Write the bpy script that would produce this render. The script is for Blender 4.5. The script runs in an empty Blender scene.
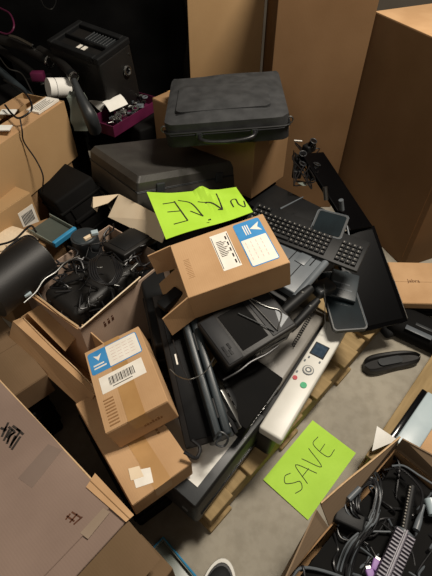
import bpy, bmesh, math, random
from mathutils import Vector, Matrix, noise
V = Vector
C = bpy.context.scene.collection
sc = bpy.context.scene
random.seed(7)
TH = math.radians(47); FPX = 433.0; CH = 1.55
ST, CT = math.sin(TH), math.cos(TH)

# ---------- camera ----------
cd = bpy.data.cameras.new('camera'); cam = bpy.data.objects.new('camera', cd); C.objects.link(cam)
cam.location = (0, 0, CH); cam.rotation_euler = (math.pi/2 - TH, 0, 0)
cd.sensor_fit = 'VERTICAL'; cd.sensor_height = 36; cd.lens = 36*FPX/576; cd.clip_start = .02
sc.camera = cam

def P(px, py, z):
    """where a photo point lies in the room, at height z"""
    u = (px-216)/FPX; v = (py-288)/FPX
    d = V((u, CT - v*ST, -ST - v*CT)); t = (z-CH)/d.z
    return V((0, 0, CH)) + d*t

# ---------- materials ----------
def lin(h):
    r = [int(h[i:i+2], 16)/255 for i in (0, 2, 4)]
    return tuple(c/12.92 if c <= .04045 else ((c+.055)/1.055)**2.4 for c in r) + (1,)
MATS = {}
def mat(name, c1, c2=None, rough=.6, scale=8, bump=0, bscale=200, metal=0, spec=.5, stretch=(1,1,1), detail=4, lo=.35, hi=.65, flute=0, coat=0, emit=0):
    m = bpy.data.materials.new(name); m.use_nodes = True
    nt = m.node_tree; N = nt.nodes; K = nt.links; b = N['Principled BSDF']
    b.inputs['Roughness'].default_value = rough; b.inputs['Metallic'].default_value = metal
    b.inputs['Specular IOR Level'].default_value = spec; b.inputs['Coat Weight'].default_value = coat
    tc = N.new('ShaderNodeTexCoord'); mp = N.new('ShaderNodeMapping'); mp.inputs['Scale'].default_value = stretch
    K.new(tc.outputs['Object'], mp.inputs['Vector'])
    nz = N.new('ShaderNodeTexNoise'); nz.inputs['Scale'].default_value = scale; nz.inputs['Detail'].default_value = detail
    K.new(mp.outputs[0], nz.inputs['Vector'])
    rp = N.new('ShaderNodeValToRGB'); rp.color_ramp.elements[0].position = lo; rp.color_ramp.elements[1].position = hi
    rp.color_ramp.elements[0].color = lin(c1); rp.color_ramp.elements[1].color = lin(c2 or c1)
    K.new(nz.outputs['Fac'], rp.inputs['Fac']); K.new(rp.outputs[0], b.inputs['Base Color'])
    hsrc = None
    if bump:
        n2 = N.new('ShaderNodeTexNoise'); n2.inputs['Scale'].default_value = bscale; n2.inputs['Detail'].default_value = 3
        K.new(mp.outputs[0], n2.inputs['Vector']); hsrc = n2.outputs['Fac']
    if flute:
        w = N.new('ShaderNodeTexWave'); w.inputs['Scale'].default_value = 50; w.inputs['Distortion'].default_value = 1.5
        K.new(tc.outputs['Object'], w.inputs['Vector'])
        if hsrc:
            a = N.new('ShaderNodeMath'); a.operation = 'MULTIPLY_ADD'; a.inputs[1].default_value = flute
            K.new(w.outputs['Fac'], a.inputs[0]); K.new(hsrc, a.inputs[2]); hsrc = a.outputs[0]
        else: hsrc = w.outputs['Fac']
    if hsrc:
        bp = N.new('ShaderNodeBump'); bp.inputs['Strength'].default_value = bump or .1; bp.inputs['Distance'].default_value = .002
        K.new(hsrc, bp.inputs['Height']); K.new(bp.outputs[0], b.inputs['Normal'])
    if emit:
        K.new(rp.outputs[0], b.inputs['Emission Color']); b.inputs['Emission Strength'].default_value = emit
    MATS[name] = m; return m
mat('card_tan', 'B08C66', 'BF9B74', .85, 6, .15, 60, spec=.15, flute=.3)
mat('card_in', 'A5835E', 'B4926C', .9, 8, .2, 60, spec=.1, flute=.6)
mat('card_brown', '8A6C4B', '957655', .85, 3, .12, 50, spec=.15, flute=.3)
mat('card_back', 'A8875F', 'B4936A', .85, 2.5, .12, 50, spec=.15, flute=.3)
mat('flap_shaded', '7C6852', '88745E', .85, 4, .12, 50, spec=.15, flute=.3)
mat('card_pink', 'A8917E', 'B49C8A', .85, 4, .12, 50, spec=.15, flute=.3)
mat('card_mauve', '806D62', '8D796D', .85, 4, .12, 50, spec=.15, flute=.4)
mat('card_pale', 'D9C4A6', 'E2D0B4', .85, 8, .12, 60, spec=.15)
mat('card_edge', 'BFA07A', 'CCAE88', .9, 120, .5, 200, spec=.1)
mat('tape', 'A98252', 'B58D5C', .35, 12, .1, 40, spec=.4)
mat('tape_clear', '8C7B6A', '948372', .3, 12, .1, 40, spec=.5)
mat('black_plastic', '0D0E0F', '151617', .55, 12, .12, 500, spec=.3)
mat('dark_strip', '17181A', '202123', .55, 12, .1, 500, spec=.3)
mat('brown_black', '120F0D', '1A1613', .6, 6, .1, 300, spec=.2)
mat('black_shell', '11100F', '1A1816', .52, 5, .2, 350, spec=.45)
mat('black_gloss', '08090B', '0E0F12', .15, 5, 0, spec=.5)
mat('black_matte', '080808', '0F0E0D', .8, 5, .2, 100, spec=.15)
mat('black_rubber', '101011', '1C1C1E', .35, 30, .1, 300, spec=.45)
mat('black_wrap', '050505', '0C0C0C', .6, 6, .6, 12, spec=.1)
mat('case_shell', '33312E', '403E3A', .5, 9, .3, 250, spec=.45)
mat('nylon', '2C2D2E', '3B3C3D', .75, 20, .5, 900, spec=.3)
mat('screen_black', '040405', '060607', .3, 5, 0, spec=.12)
mat('mauve_patch', '75645A', '7C6B60', .5, 5, .1, 60)
mat('nylon_dark', '1A1B1C', '242526', .7, 20, .5, 900, spec=.3)
mat('grey_plastic', '53595E', '62686D', .4, 10, .08, 400, spec=.5)
mat('dark_grey', '26292B', '313436', .45, 10, .1, 400, spec=.5)
mat('tablet_glass', '141A1D', '1A2226', .15, 10, 0, spec=.4)
mat('slate', '262C30', '323A3E', .4, 10, .1, 400, spec=.5)
mat('grey_lid', '77736C', '837F78', .45, 10, .08, 400, spec=.5)
mat('white_plastic', 'CBC9C0', 'D6D4CC', .4, 10, .03, 300, spec=.5)
mat('white_paper', 'E4E2DA', 'EEECE6', .75, 12, .05, 60, spec=.2)
mat('cool_white', 'A2B2B8', 'B0BFC4', .35, 12, .03, 60, spec=.5)
mat('label_white', 'E4DED2', 'ECE7DC', .55, 30, 0, spec=.3)
mat('label_blue', '3A84BC', '4690C8', .5, 20, 0, spec=.3)
mat('ink', '2A2522', '34302C', .7, 40, 0, spec=.2)
mat('ink_brown', '4A2E22', '5A3A2A', .8, 40, 0, spec=.1)
mat('ink_faint', '8A6744', '966F4A', .8, 40, 0, spec=.1)
mat('pink_ink', 'C9AFA6', 'D2BAB2', .6, 40, 0, spec=.2)
mat('lime_paper', 'A4D03A', 'AEDA46', .6, 8, .05, 40, spec=.25)
mat('chrome', 'C8C8C4', 'D8D8D4', .18, 8, 0, metal=1)
mat('steel', '8C8C8A', 'A0A09C', .35, 8, 0, metal=1)
mat('wood', '7E6A4A', 'B59A70', .75, 10, .5, 40, stretch=(1.2, 14, 14), spec=.2, lo=.3, hi=.7)
mat('wood_pale', '7E6A48', 'A68E66', .75, 6, .5, 40, stretch=(7, 1, 7), spec=.2, lo=.2, hi=.8)
mat('purple', '8E6AA8', '9C7AB4', .5, 12, 0, spec=.4)
mat('magenta', '4A1330', '5C1A3C', .5, 12, 0, spec=.4)
mat('green_btn', '2F9C6A', '38A874', .4, 12, 0)
mat('red_btn', 'A8323A', 'B43C44', .4, 12, 0)
mat('lcd', '2C3A48', '3C4A58', .12, 60, 0)
mat('blue_rim', '2F7EA8', '3A8AB4', .35, 12, 0)
mat('key', '0E0F10', '141516', .4, 12, 0, spec=.5)
mat('legend', '85827A', '908C84', .6, 12, 0)
mat('ribbed_grey', '6A6670', '7A7680', .4, 20, .05, 200)
mat('paint_wall', '5A5248', '645C52', .9, 4, .1, 60)
mat('card_shaded', '6F5439', '7A5E42', .85, 3, .12, 50, spec=.12, flute=.3)  # brown darkened to hold the shade on the tall cartons
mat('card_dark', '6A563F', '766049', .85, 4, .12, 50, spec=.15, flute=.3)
mat('frost_dark', '454B45', '505650', .35, 6, 0, spec=.4)
mat('frost', '6E766E', '7A827A', .35, 6, 0, spec=.5)

def concrete():
    m = mat('concrete', '908A7D', 'A39C8D', .8, 5, .35, 90, spec=.25, detail=8, lo=.3, hi=.75)
    nt = m.node_tree; N = nt.nodes; K = nt.links; b = N['Principled BSDF']
    src = b.inputs['Base Color'].links[0].from_socket
    tc = N.new('ShaderNodeTexCoord')
    s = N.new('ShaderNodeTexNoise'); s.inputs['Scale'].default_value = 22; s.inputs['Detail'].default_value = 8
    K.new(tc.outputs['Object'], s.inputs['Vector'])
    r = N.new('ShaderNodeValToRGB'); r.color_ramp.elements[0].position = .36; r.color_ramp.elements[1].position = .56
    r.color_ramp.elements[0].color = (.62, .60, .56, 1); r.color_ramp.elements[1].color = (1, 1, 1, 1)
    K.new(s.outputs['Fac'], r.inputs['Fac'])
    x = N.new('ShaderNodeMix'); x.data_type = 'RGBA'; x.blend_type = 'MULTIPLY'; x.inputs['Factor'].default_value = .35
    K.new(src, x.inputs[6]); K.new(r.outputs[0], x.inputs[7]); K.new(x.outputs[2], b.inputs['Base Color'])
concrete()

# ---------- mesh helpers ----------
def B(): return bmesh.new()
def box(bm, x0, y0, z0, x1, y1, z1, bev=0, seg=2, M=None):
    r = bmesh.ops.create_cube(bm, size=1)['verts']
    sx, sy, sz = abs(x1-x0), abs(y1-y0), abs(z1-z0); c = V(((x0+x1)/2, (y0+y1)/2, (z0+z1)/2))
    for v in r: v.co = V((v.co.x*sx, v.co.y*sy, v.co.z*sz)) + c
    if M is not None:
        for v in r: v.co = M @ v.co
    if bev:
        bev = min(bev, sx*.49, sy*.49, sz*.49)
        es = list({e for v in r for e in v.link_edges})
        bmesh.ops.bevel(bm, geom=es, offset=bev, segments=seg, profile=.5, affect='EDGES')
    return bm
def prism(bm, pts, z0, z1):
    lo = [bm.verts.new((x, y, z0)) for x, y in pts]; hi = [bm.verts.new((x, y, z1)) for x, y in pts]
    n = len(pts); bm.faces.new(lo[::-1]); bm.faces.new(hi)
    for i in range(n): bm.faces.new((lo[i], lo[(i+1) % n], hi[(i+1) % n], hi[i]))
    return bm
def rrect(x0, y0, x1, y1, r, n=5):
    o = []
    for cx, cy, a in ((x1-r, y1-r, 0), (x0+r, y1-r, 90), (x0+r, y0+r, 180), (x1-r, y0+r, 270)):
        for i in range(n+1):
            t = math.radians(a+90*i/n); o.append((cx+r*math.cos(t), cy+r*math.sin(t)))
    return o
def slab(bm, q, th):
    """a panel with thickness th below the quad q (four points, counter-clockwise seen from above)"""
    q = [V(p) for p in q]; n = (q[1]-q[0]).cross(q[3]-q[0]).normalized()
    hi = [bm.verts.new(p) for p in q]; lo = [bm.verts.new(p-n*th) for p in q]
    bm.faces.new(hi); bm.faces.new(lo[::-1])
    for i in range(4): bm.faces.new((lo[i], lo[(i+1) % 4], hi[(i+1) % 4], hi[i]))
    return bm
def cyl(bm, p0, p1, r0, r1=None, seg=20, caps=True):
    p0, p1 = V(p0), V(p1); r1 = r0 if r1 is None else r1
    d = (p1-p0).normalized(); a = d.orthogonal().normalized(); b = d.cross(a)
    ra = [bm.verts.new(p0+(a*math.cos(2*math.pi*i/seg)+b*math.sin(2*math.pi*i/seg))*r0) for i in range(seg)]
    rb = [bm.verts.new(p1+(a*math.cos(2*math.pi*i/seg)+b*math.sin(2*math.pi*i/seg))*r1) for i in range(seg)]
    for i in range(seg): bm.faces.new((ra[i], ra[(i+1) % seg], rb[(i+1) % seg], rb[i]))
    if caps: bm.faces.new(ra[::-1]); bm.faces.new(rb)
    return bm
def catmull(pts, k=6):
    pts = [V(p) for p in pts]
    if len(pts) < 3: return pts
    P_ = [pts[0]*2-pts[1]] + pts + [pts[-1]*2-pts[-2]]; o = []
    for i in range(1, len(P_)-2):
        a, b, c, d = P_[i-1:i+3]
        for j in range(k):
            t = j/k; o.append(.5*((2*b)+(c-a)*t+(2*a-5*b+4*c-d)*t*t+(3*b-a-3*c+d)*t*t*t))
    o.append(pts[-1]); return o
def tube(bm, pts, r, seg=8, k=6, radii=None, smooth=True):
    pp = catmull(pts, k) if smooth else [V(p) for p in pts]
    n = len(pp); rings = []; prev = None
    for i, p in enumerate(pp):
        d = (pp[min(i+1, n-1)]-pp[max(i-1, 0)]).normalized()
        if prev is None: a = d.orthogonal().normalized()
        else:
            a = prev - d*prev.dot(d)
            a = a.normalized() if a.length > 1e-6 else d.orthogonal().normalized()
        prev = a; b = d.cross(a)
        if radii:
            f = i/(n-1)*(len(radii)-1); j = min(int(f), len(radii)-2); rr = radii[j]+(radii[j+1]-radii[j])*(f-j)
        else: rr = r
        rings.append([bm.verts.new(p+(a*math.cos(2*math.pi*s/seg)+b*math.sin(2*math.pi*s/seg))*rr) for s in range(seg)])
    for i in range(n-1):
        for s in range(seg):
            bm.faces.new((rings[i][s], rings[i][(s+1) % seg], rings[i+1][(s+1) % seg], rings[i+1][s]))
    bm.faces.new(rings[0][::-1]); bm.faces.new(rings[-1]); return bm
def ring(bm, c, n, R, r, seg=28, s2=8):
    n = V(n).normalized(); a = n.orthogonal().normalized(); b = n.cross(a); c = V(c)
    rr = []
    for i in range(seg):
        t = 2*math.pi*i/seg; d = a*math.cos(t)+b*math.sin(t)
        rr.append([bm.verts.new(c+d*(R+r*math.cos(2*math.pi*j/s2))+n*r*math.sin(2*math.pi*j/s2)) for j in range(s2)])
    for i in range(seg):
        for j in range(s2):
            bm.faces.new((rr[i][j], rr[(i+1) % seg][j], rr[(i+1) % seg][(j+1) % s2], rr[i][(j+1) % s2]))
    return bm
def ribbon(bm, pts, w, fn, th=.0006):
    """a pen stroke lying on the surface fn(x, y, lift)"""
    pp = catmull([V((p[0], p[1], 0)) for p in pts], 5)
    for a, b in zip(pp[:-1], pp[1:]):
        d = (b-a)
        if d.length < 1e-6: continue
        n = V((-d.y, d.x, 0)).normalized()*w/2; e = d.normalized()*w*.3
        q = [a-e-n, b+e-n, b+e+n, a-e+n]
        hi = [bm.verts.new(fn(p.x, p.y, th)) for p in q]; lo = [bm.verts.new(fn(p.x, p.y, 0)) for p in q]
        bm.faces.new(hi); bm.faces.new(lo[::-1])
        for i in range(4): bm.faces.new((lo[i], lo[(i+1) % 4], hi[(i+1) % 4], hi[i]))
    return bm
def sheet(bm, fn, L, W, nx, ny, th=.0012):
    top = [[bm.verts.new(fn(L*i/nx, W*j/ny, 0)) for j in range(ny+1)] for i in range(nx+1)]
    bot = [[bm.verts.new(fn(L*i/nx, W*j/ny, -th)) for j in range(ny+1)] for i in range(nx+1)]
    for i in range(nx):
        for j in range(ny):
            bm.faces.new((top[i][j], top[i+1][j], top[i+1][j+1], top[i][j+1]))
            bm.faces.new((bot[i][j], bot[i][j+1], bot[i+1][j+1], bot[i+1][j]))
    for i in range(nx):
        for j in (0, ny): bm.faces.new((top[i][j], top[i+1][j], bot[i+1][j], bot[i][j]))
    for j in range(ny):
        for i in (0, nx): bm.faces.new((top[i][j], top[i][j+1], bot[i][j+1], bot[i][j]))
    bmesh.ops.recalc_face_normals(bm, faces=bm.faces); return bm
def text(bm, s, size, M, depth=.0006):
    cu = bpy.data.curves.new('t', 'FONT'); cu.body = s; cu.size = size; cu.extrude = depth/2; cu.resolution_u = 3
    cu.align_x = 'CENTER'; cu.align_y = 'CENTER'
    o = bpy.data.objects.new('t', cu); C.objects.link(o); bpy.context.view_layer.update()
    me = bpy.data.meshes.new_from_object(o.evaluated_get(bpy.context.evaluated_depsgraph_get()))
    me.transform(M); bm.from_mesh(me)
    bpy.data.objects.remove(o); bpy.data.curves.remove(cu); bpy.data.meshes.remove(me); return bm
def mesh(name, bm, m, parent=None, smooth=False, recalc=True):
    if recalc: bmesh.ops.recalc_face_normals(bm, faces=bm.faces)
    me = bpy.data.meshes.new(name); bm.to_mesh(me); bm.free()
    me.materials.append(MATS[m])
    if smooth:
        me.shade_smooth()
        try: me.set_sharp_from_angle(angle=math.radians(38))
        except Exception: pass
    o = bpy.data.objects.new(name, me); C.objects.link(o)
    if parent is not None: o.parent = parent
    return o
def tag(o, label, cat, group=None):
    o['label'] = label; o['category'] = cat
    if group: o['group'] = group
    return o
class Fr:
    def __init__(s, M, L, W, h): s.M, s.L, s.W, s.h = M, L, W, h
def fitz(A, Bp, D, r=.05):
    """nudge the heights of two corners so that the outline is a true rectangle"""
    a = P(*A); best = None
    for i in range(-12, 13):
        b = P(Bp[0], Bp[1], Bp[2]+r*i/12)-a
        for j in range(-12, 13):
            d = P(D[0], D[1], D[2]+r*j/12)-a
            c = abs(b.dot(d))/(b.length*d.length); s = c*c*60+(i*i+j*j)/144*.35
            if best is None or s < best[0]: best = (s, i, j, c)
    return A, (Bp[0], Bp[1], Bp[2]+r*best[1]/12), (D[0], D[1], D[2]+r*best[2]/12)
def F(A, Bp, D, h, prim='B', L=None, W=None, fit=0):
    if fit: A, Bp, D = fitz(A, Bp, D, fit)
    """a rectangular body whose top has corners A, Bp (right), D (back); h tall; origin at its base"""
    A, Bp, D = [P(*p) if not isinstance(p, Vector) else p for p in (A, Bp, D)]
    if prim == 'B':
        ux = (Bp-A).normalized(); d = D-A; uy = (d-ux*d.dot(ux)).normalized()
    else:
        uy = (D-A).normalized(); d = Bp-A; ux = (d-uy*d.dot(uy)).normalized()
    uz = ux.cross(uy)
    L = L or (Bp-A).dot(ux); W = W or (D-A).dot(uy)
    M = Matrix((ux, uy, uz)).transposed().to_4x4(); M.translation = A-uz*h
    return Fr(M, L, W, h)
def thing(name, label, cat, fr, group=None):
    o = bpy.data.objects.new(name, None); o.empty_display_size = .05; C.objects.link(o)
    o.matrix_world = fr.M if isinstance(fr, Fr) else fr
    tag(o, label, cat, group); return o
def lone(name, label, cat, fr, bm, m, group=None, smooth=False):
    o = mesh(name, bm, m, None, smooth); o.matrix_world = fr.M if isinstance(fr, Fr) else fr
    return tag(o, label, cat, group)
def at(v): return Matrix.Translation(V(v))
def cable(pts, r, m='black_rubber', label='black cable', group=None, name='cable', k=6, world=False):
    w = [V(p) if world else P(*p) for p in pts]; o = w[0].copy()
    b = tube(B(), [p-o for p in w], r, k=k)
    ob = mesh(name, b, m, None, True); ob.location = o
    return tag(ob, label, 'cable', group)

# ---------- cartons ----------
T = .004
def carton(label, fr, m='card_tan', group=None, tape=True, tm='tape', along='x', name='cardboard_box', bev=.003, cat='box', fm=None):
    t = thing(name, label, cat, fr, group); L, W, h = fr.L, fr.W, fr.h
    b = box(B(), 0, 0, 0, L, W, h-.002, bev)
    mesh('body', b, m, t)
    # top closing flaps, meeting at the seam
    for s in (0, 1):
        b = B()
        if along == 'x': box(b, .001, s*W/2+.0012+.0006*(1-s), h-.002, L-.001, (s+1)*W/2-.001*s-.0006, h, .0008, 1)
        else: box(b, s*L/2+.0012, .001, h-.002, (s+1)*L/2-.0006, W-.001, h, .0008, 1)
        mesh('top_flap', b, fm or m, t)
    if tape:
        b = B(); w = .024
        if along == 'x':
            box(b, -.0006, W/2-w, h, L+.0006, W/2+w, h+.0005); box(b, -.0008, W/2-w, h-.05, -.0002, W/2+w, h+.0005); box(b, L+.0002, W/2-w, h-.05, L+.0008, W/2+w, h+.0005)
        else:
            box(b, L/2-w, -.0006, h, L/2+w, W+.0006, h+.0005); box(b, L/2-w, -.0008, h-.05, L/2+w, -.0002, h+.0005)
        mesh('packing_tape', b, tm, t)
    return t
def open_carton(label, fr, m, inner, flaps=(), group=None, th=T, name='open_cardboard_box'):
    """walls and bottom; flaps = list of quads (local) drawn as panels"""
    t = thing(name, label, 'box', fr, group); L, W, h = fr.L, fr.W, fr.h
    b = B()
    box(b, 0, 0, 0, L, W, th)
    box(b, 0, 0, th, L, th, h); box(b, 0, W-th, th, L, W, h); box(b, 0, th, th, th, W-th, h); box(b, L-th, th, th, L, W-th, h)
    mesh('body', b, m, t)
    for q in flaps:
        mesh('flap', slab(B(), q, th), inner, t)
    return t
# ================= SETTING =================
def struct(name, bm, m):
    o = mesh(name, bm, m); o['kind'] = 'structure'; return o
struct('floor', box(B(), -3, -1.5, -.1, 3.2, 3.4, 0), 'concrete')
struct('wall_back', box(B(), -3, 3.4, -.1, 3.2, 3.5, 3.3), 'paint_wall')
struct('wall_left', box(B(), -3.1, -1.5, -.1, -3, 3.5, 3.3), 'paint_wall')
struct('wall_right', box(B(), 3.2, -1.5, -.1, 3.3, 3.5, 3.3), 'paint_wall')

# ================= TALL CARTONS BEHIND =================
def upright(M, L, W, h): return Fr(M, L, W, h)
# big carton on the right
c1, c0 = V((.957, 1.585, 0)), V((.701, 2.2, 0))
d = (c0-c1).normalized(); Lc = (c0-c1).length; e = V((d.y, -d.x, 0))
Mr = Matrix((e, d, V((0, 0, 1)))).transposed().to_4x4(); Mr.translation = c1
t = carton('large carton, shade painted into its brown sides below a tan top, standing at the right edge', Fr(Mr, .62, Lc, .985), 'card_shaded', fm='card_tan', tape=False, along='x', name='tall_cardboard_box')  # body carries painted shade, top flaps stay light
mesh('crease_line', box(B(), -.0006, .03, .05, .0004, .033, .93), 'ink_faint', t)
M = at((.258, 2.1, 0))
carton('tall brown carton behind the laptop bag, between two other tall cartons', Fr(M, .42, .44, 1.2), 'card_shaded', tape=False, name='tall_cardboard_box')
M = at((-.143, 2.5, 0))
t = carton('tall tan carton farthest back, beside the black wrapped stack', Fr(M, .385, .4, 1.25), 'card_back', tape=False, name='tall_cardboard_box')
# black wrapped stack
def lumpy(x0, y0, z0, x1, y1, z1, amp, n=26, sc_=4, seed=0):
    b = B(); r = bmesh.ops.create_cube(b, size=1)
    bmesh.ops.subdivide_edges(b, edges=list(b.edges), cuts=n, use_grid_fill=True)
    for v in b.verts:
        v.co = V((x0+(v.co.x+.5)*(x1-x0), y0+(v.co.y+.5)*(y1-y0), z0+(v.co.z+.5)*(z1-z0)))
        f = min(1, max(0, (v.co.z-z0)/.05))
        v.co += noise.noise_vector(v.co*sc_+V((seed, 0, 0)))*amp*f
    return b
o = lone('wrapped_stack', 'tall stack wrapped in black plastic film behind the black equipment box', 'wrapped stack', at((-.7, 3.05, 0)), lumpy(-.52, -.3, 0, .52, .3, 1.35, .03), 'black_wrap', smooth=True)
o = lone('wrapped_stack', 'lower black wrapped stack at the top left corner', 'wrapped stack', at((-1.7, 2.95, 0)), lumpy(-.38, -.35, 0, .38, .35, .9, .03, seed=5), 'black_wrap', smooth=True)

# ================= PALLET =================
def pallet(label, fr, m='wood', n=7):
    t = thing('wooden_pallet', label, 'pallet', fr); L, W, h = fr.L, fr.W, fr.h
    for i in range(n):   # top boards run across, along y
        w = .1; x = i*(L-w)/(n-1)
        mesh('deck_board', box(B(), x, 0, h-.018, x+w, W, h, .002, 1), m, t)
    for i in range(3):
        y = i*(W-.09)/2
        mesh('stringer', box(B(), .01, y+(.012 if i == 0 else 0), .02, L-.01, y+.09-(.012 if i == 2 else 0), h-.018, .003, 1), m, t)
    for i in range(4):
        w = .1; x = i*(L-w)/3
        mesh('bottom_board', box(B(), x, 0, 0, x+w, W, .02, .002, 1), m, t)
    return t
pA = P(211, 534, 0); pB = P(382, 334, 0); dd = (pB-pA).normalized(); pn = V((-dd.y, dd.x, 0))
pallet('wooden pallet under the heap of electronics', F(pA+V((0,0,.14)), pA+dd*1.2+V((0,0,.14)), pA+pn*1.0+V((0,0,.14)), .14), 'wood_pale')
q0 = P(366, 455, .12); q1 = P(434, 352, .12); qd = (q1-q0).normalized(); qn = V((qd.y, -qd.x, 0))
a0 = q0 + qn*.8
pallet('second wooden pallet at the right edge under the white laptop', F(q0-qd*.02+qn*.9, q0-qd*.02, q0+qn*.9+qd*1.0, .12, prim='D'), 'wood') if False else None
fr2 = F(q0, q0+qn*.9, q1, .12, prim='D', L=.9, W=1.0)
pallet('second wooden pallet at the right edge under the white laptop', fr2, 'wood_pale', 7)

# ================= LEFT-BACK GROUP =================
# support: dark storage crates under the clutter
def crate(label, fr, m='black_matte', group=None):
    t = thing('storage_crate', label, 'crate', fr, group); L, W, h = fr.L, fr.W, fr.h
    b = box(B(), 0, 0, 0, L, W, h, .012, 3)
    mesh('body', b, m, t, True)
    b = B()
    for i in range(3): box(b, -.006, -.006, h*(.3+.28*i), L+.006, W+.006, h*(.3+.28*i)+.012, .003, 1)
    box(b, L*.2, -.007, h*.28, L*.24, W+.007, h*.88)
    mesh('rib', b, m, t)
    b = box(B(), L/2-.07, -.012, h*.72, L/2+.07, .002, h*.72+.022, .006)
    mesh('handle', b, m, t)
    return t
Mz = Matrix.Rotation(math.radians(38), 4, 'Z'); 
def rot(x, y, z, a): return at((x, y, z)) @ Matrix.Rotation(math.radians(a), 4, 'Z')
crate('black storage crate under the black equipment box', Fr(rot(-.50, 2.0, 0, 38), .34, .36, .52))
crate('black storage crate under the bent metal tubes at left', Fr(rot(-1.12, 1.95, 0, 38), .5, .3, .62))

# black equipment box (top recessed)
fr = F((97, 60, .86), (129, 37, .86), (46, 40, .86), .33, fit=.09)
t = thing('equipment_box', 'black square equipment box with a recessed top and silver ring socket', 'equipment box', fr)
L, W, h = fr.L, fr.W, fr.h
b = box(B(), 0, 0, 0, L, W, h-.02, .015, 3); mesh('body', b, 'black_shell', t, True)
b = B()
for q in ((0, 0, L, .03), (0, W-.03, L, W), (0, .03, .03, W-.03), (L-.03, .03, L, W-.03), (L*.42, .03, L*.47, W-.03)):
    box(b, q[0], q[1], h-.03, q[2], q[3], h, .005)
mesh('top_rim', b, 'black_plastic', t)
b = B()
for i in range(9): box(b, L*.5+.005, .035+i*.018, h-.022, L-.035, .041+i*.018, h-.008, .001, 1)
mesh('vent_grille', b, 'dark_grey', t)
b = box(B(), L*.2, W*.42, h-.021, L*.36, W*.48, h-.017); box(b, L*.22, W*.52, h-.021, L*.36, W*.57, h-.017)
mesh('label', b, 'label_white', t)
b = ring(B(), (L*.72, -.006, h*.62), (0, -1, .15), .018, .006); s = mesh('ring_socket', b, 'steel', t, True); s['label'] = 'silver ring socket'
mesh('socket_hole', cyl(B(), (L*.72, -.003, h*.62), (L*.72, .004, h*.62), .014), 'black_gloss', s)
b = B(); cyl(b, (L*.9, -.003, h*.8), (L*.9, .003, h*.8), .004); mesh('screw', b, 'steel', t)

# tray of small metal parts
fr = F((113, 127, .62), (160, 98, .62), (95, 104, .62), .05); fr.W = .15
t = thing('parts_tray', 'shallow dark red tray of small parts beside the black case', 'tray', fr)
L, W, h = fr.L, fr.W, fr.h
b = B(); box(b, 0, 0, 0, L, W, .004); 
for q in ((0, 0, L, .004), (0, W-.004, L, W), (0, .004, .004, W-.004), (L-.004, .004, L, W-.004)): box(b, q[0], q[1], .004, q[2], q[3], h)
mesh('tray_body', b, 'magenta', t)
for i in range(48):
    x, y = random.uniform(.03, L-.03), random.uniform(.02, W-.02); s = random.uniform(.007, .018)
    Mx = t.matrix_world @ at((x, y, .006+s/2+random.uniform(0, .045))) @ Matrix.Rotation(random.uniform(0, 6), 4, 'Z') @ Matrix.Rotation(random.uniform(0, .6), 4, 'X')
    b = B(); k = i % 3
    if k == 0: cyl(b, (-s, 0, 0), (s, 0, 0), s*.4); cyl(b, (s, 0, 0), (s*1.4, 0, 0), s*.7, seg=6)
    elif k == 1: box(b, -s, -s*.7, -s*.4, s, s*.7, s*.4, .001); box(b, -s*.5, -s*.3, s*.4, s*.5, s*.3, s*.7)
    else: ring(b, (0, 0, 0), (0, 0, 1), s, s*.35, 14, 6)
    lone('small_part', 'small metal or plastic part lying loose in the dark red tray', 'part', Mx, b, ('steel', 'black_plastic', 'steel', 'grey_plastic')[i % 4], 'loose parts in the red tray', True)
crate('low black crate under the tray of small parts', Fr(rot(-.36, 1.93, 0, 38), .2, .12, .565))
# folded white papers by the tray
for a, bb, dc, lb in (((110, 112, .64), (128, 104, .65), (116, 97, .67), 'white folded paper standing in front of the small parts tray'), ((89, 101, .63), (101, 112, .62), (94, 91, .66), 'narrow white paper scrap beside the black equipment box')):
    fr = F(a, bb, dc, .002); b = sheet(B(), lambda x, y, l: V((x, y, .002+l+.01*math.sin(y*40))), fr.L, fr.W, 6, 6); lone('paper_sheet', lb, 'paper', fr, b, 'white_paper')

# bent tubes / hoses
def wand(pts, r, label, collar=None, m='black_shell'):
    w = [P(*p) for p in pts]; o = w[0]
    t = thing('extension_tube', label, 'tube', at(o))
    mesh('tube', tube(B(), [p-o for p in w], r, 16), m, t, True)
    e, e2 = w[-1]-o, w[-2]-o; dr = (e-e2).normalized()
    mesh('end_ring', ring(B(), e, dr, r*1.0, r*.22), 'chrome', t, True)
    mesh('end_collar', cyl(B(), e-dr*.03, e-dr*.004, r*1.15), 'black_plastic', t, True)
    if collar:
        p0, p1 = P(*collar[0])-o, P(*collar[1])-o; dr = (p1-p0)
        cl = mesh('clip', tube(B(), [p0, p0+dr*.4+V((0, 0, .006)), p1], .008, 8), 'chrome', t, True)
    return t
wand([(-8, 38, .80), (18, 45, .79), (50, 62, .78)], .024, 'long black tube with a chrome clip at the far left', ((10, 36, .83), (33, 46, .82)))
wand([(40, 50, .80), (60, 62, .80), (74, 77, .78)], .02, 'short black tube ending in a chrome ring above the white roll')
wand([(-10, 62, .72), (15, 84, .70), (38, 104, .68)], .018, 'dark grey tube lying lowest at the left, near the corner carton', None, 'slate')
wand([(-8, 44, .72), (18, 62, .72), (42, 80, .70)], .02, 'dark tube lying between two others at the far left')
# grey strap hanging
w = [P(74, 80, .80), P(80, 96, .76), P(90, 116, .70), (P(95, 130, .62))]
lone('plastic_strap', 'grey plastic strap hanging down under the chrome ringed tube', 'strap', at(w[0]), tube(B(), [p-w[0] for p in w], .03, 10, radii=[.012, .02, .03, .03]), 'dark_grey', smooth=True)
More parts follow.
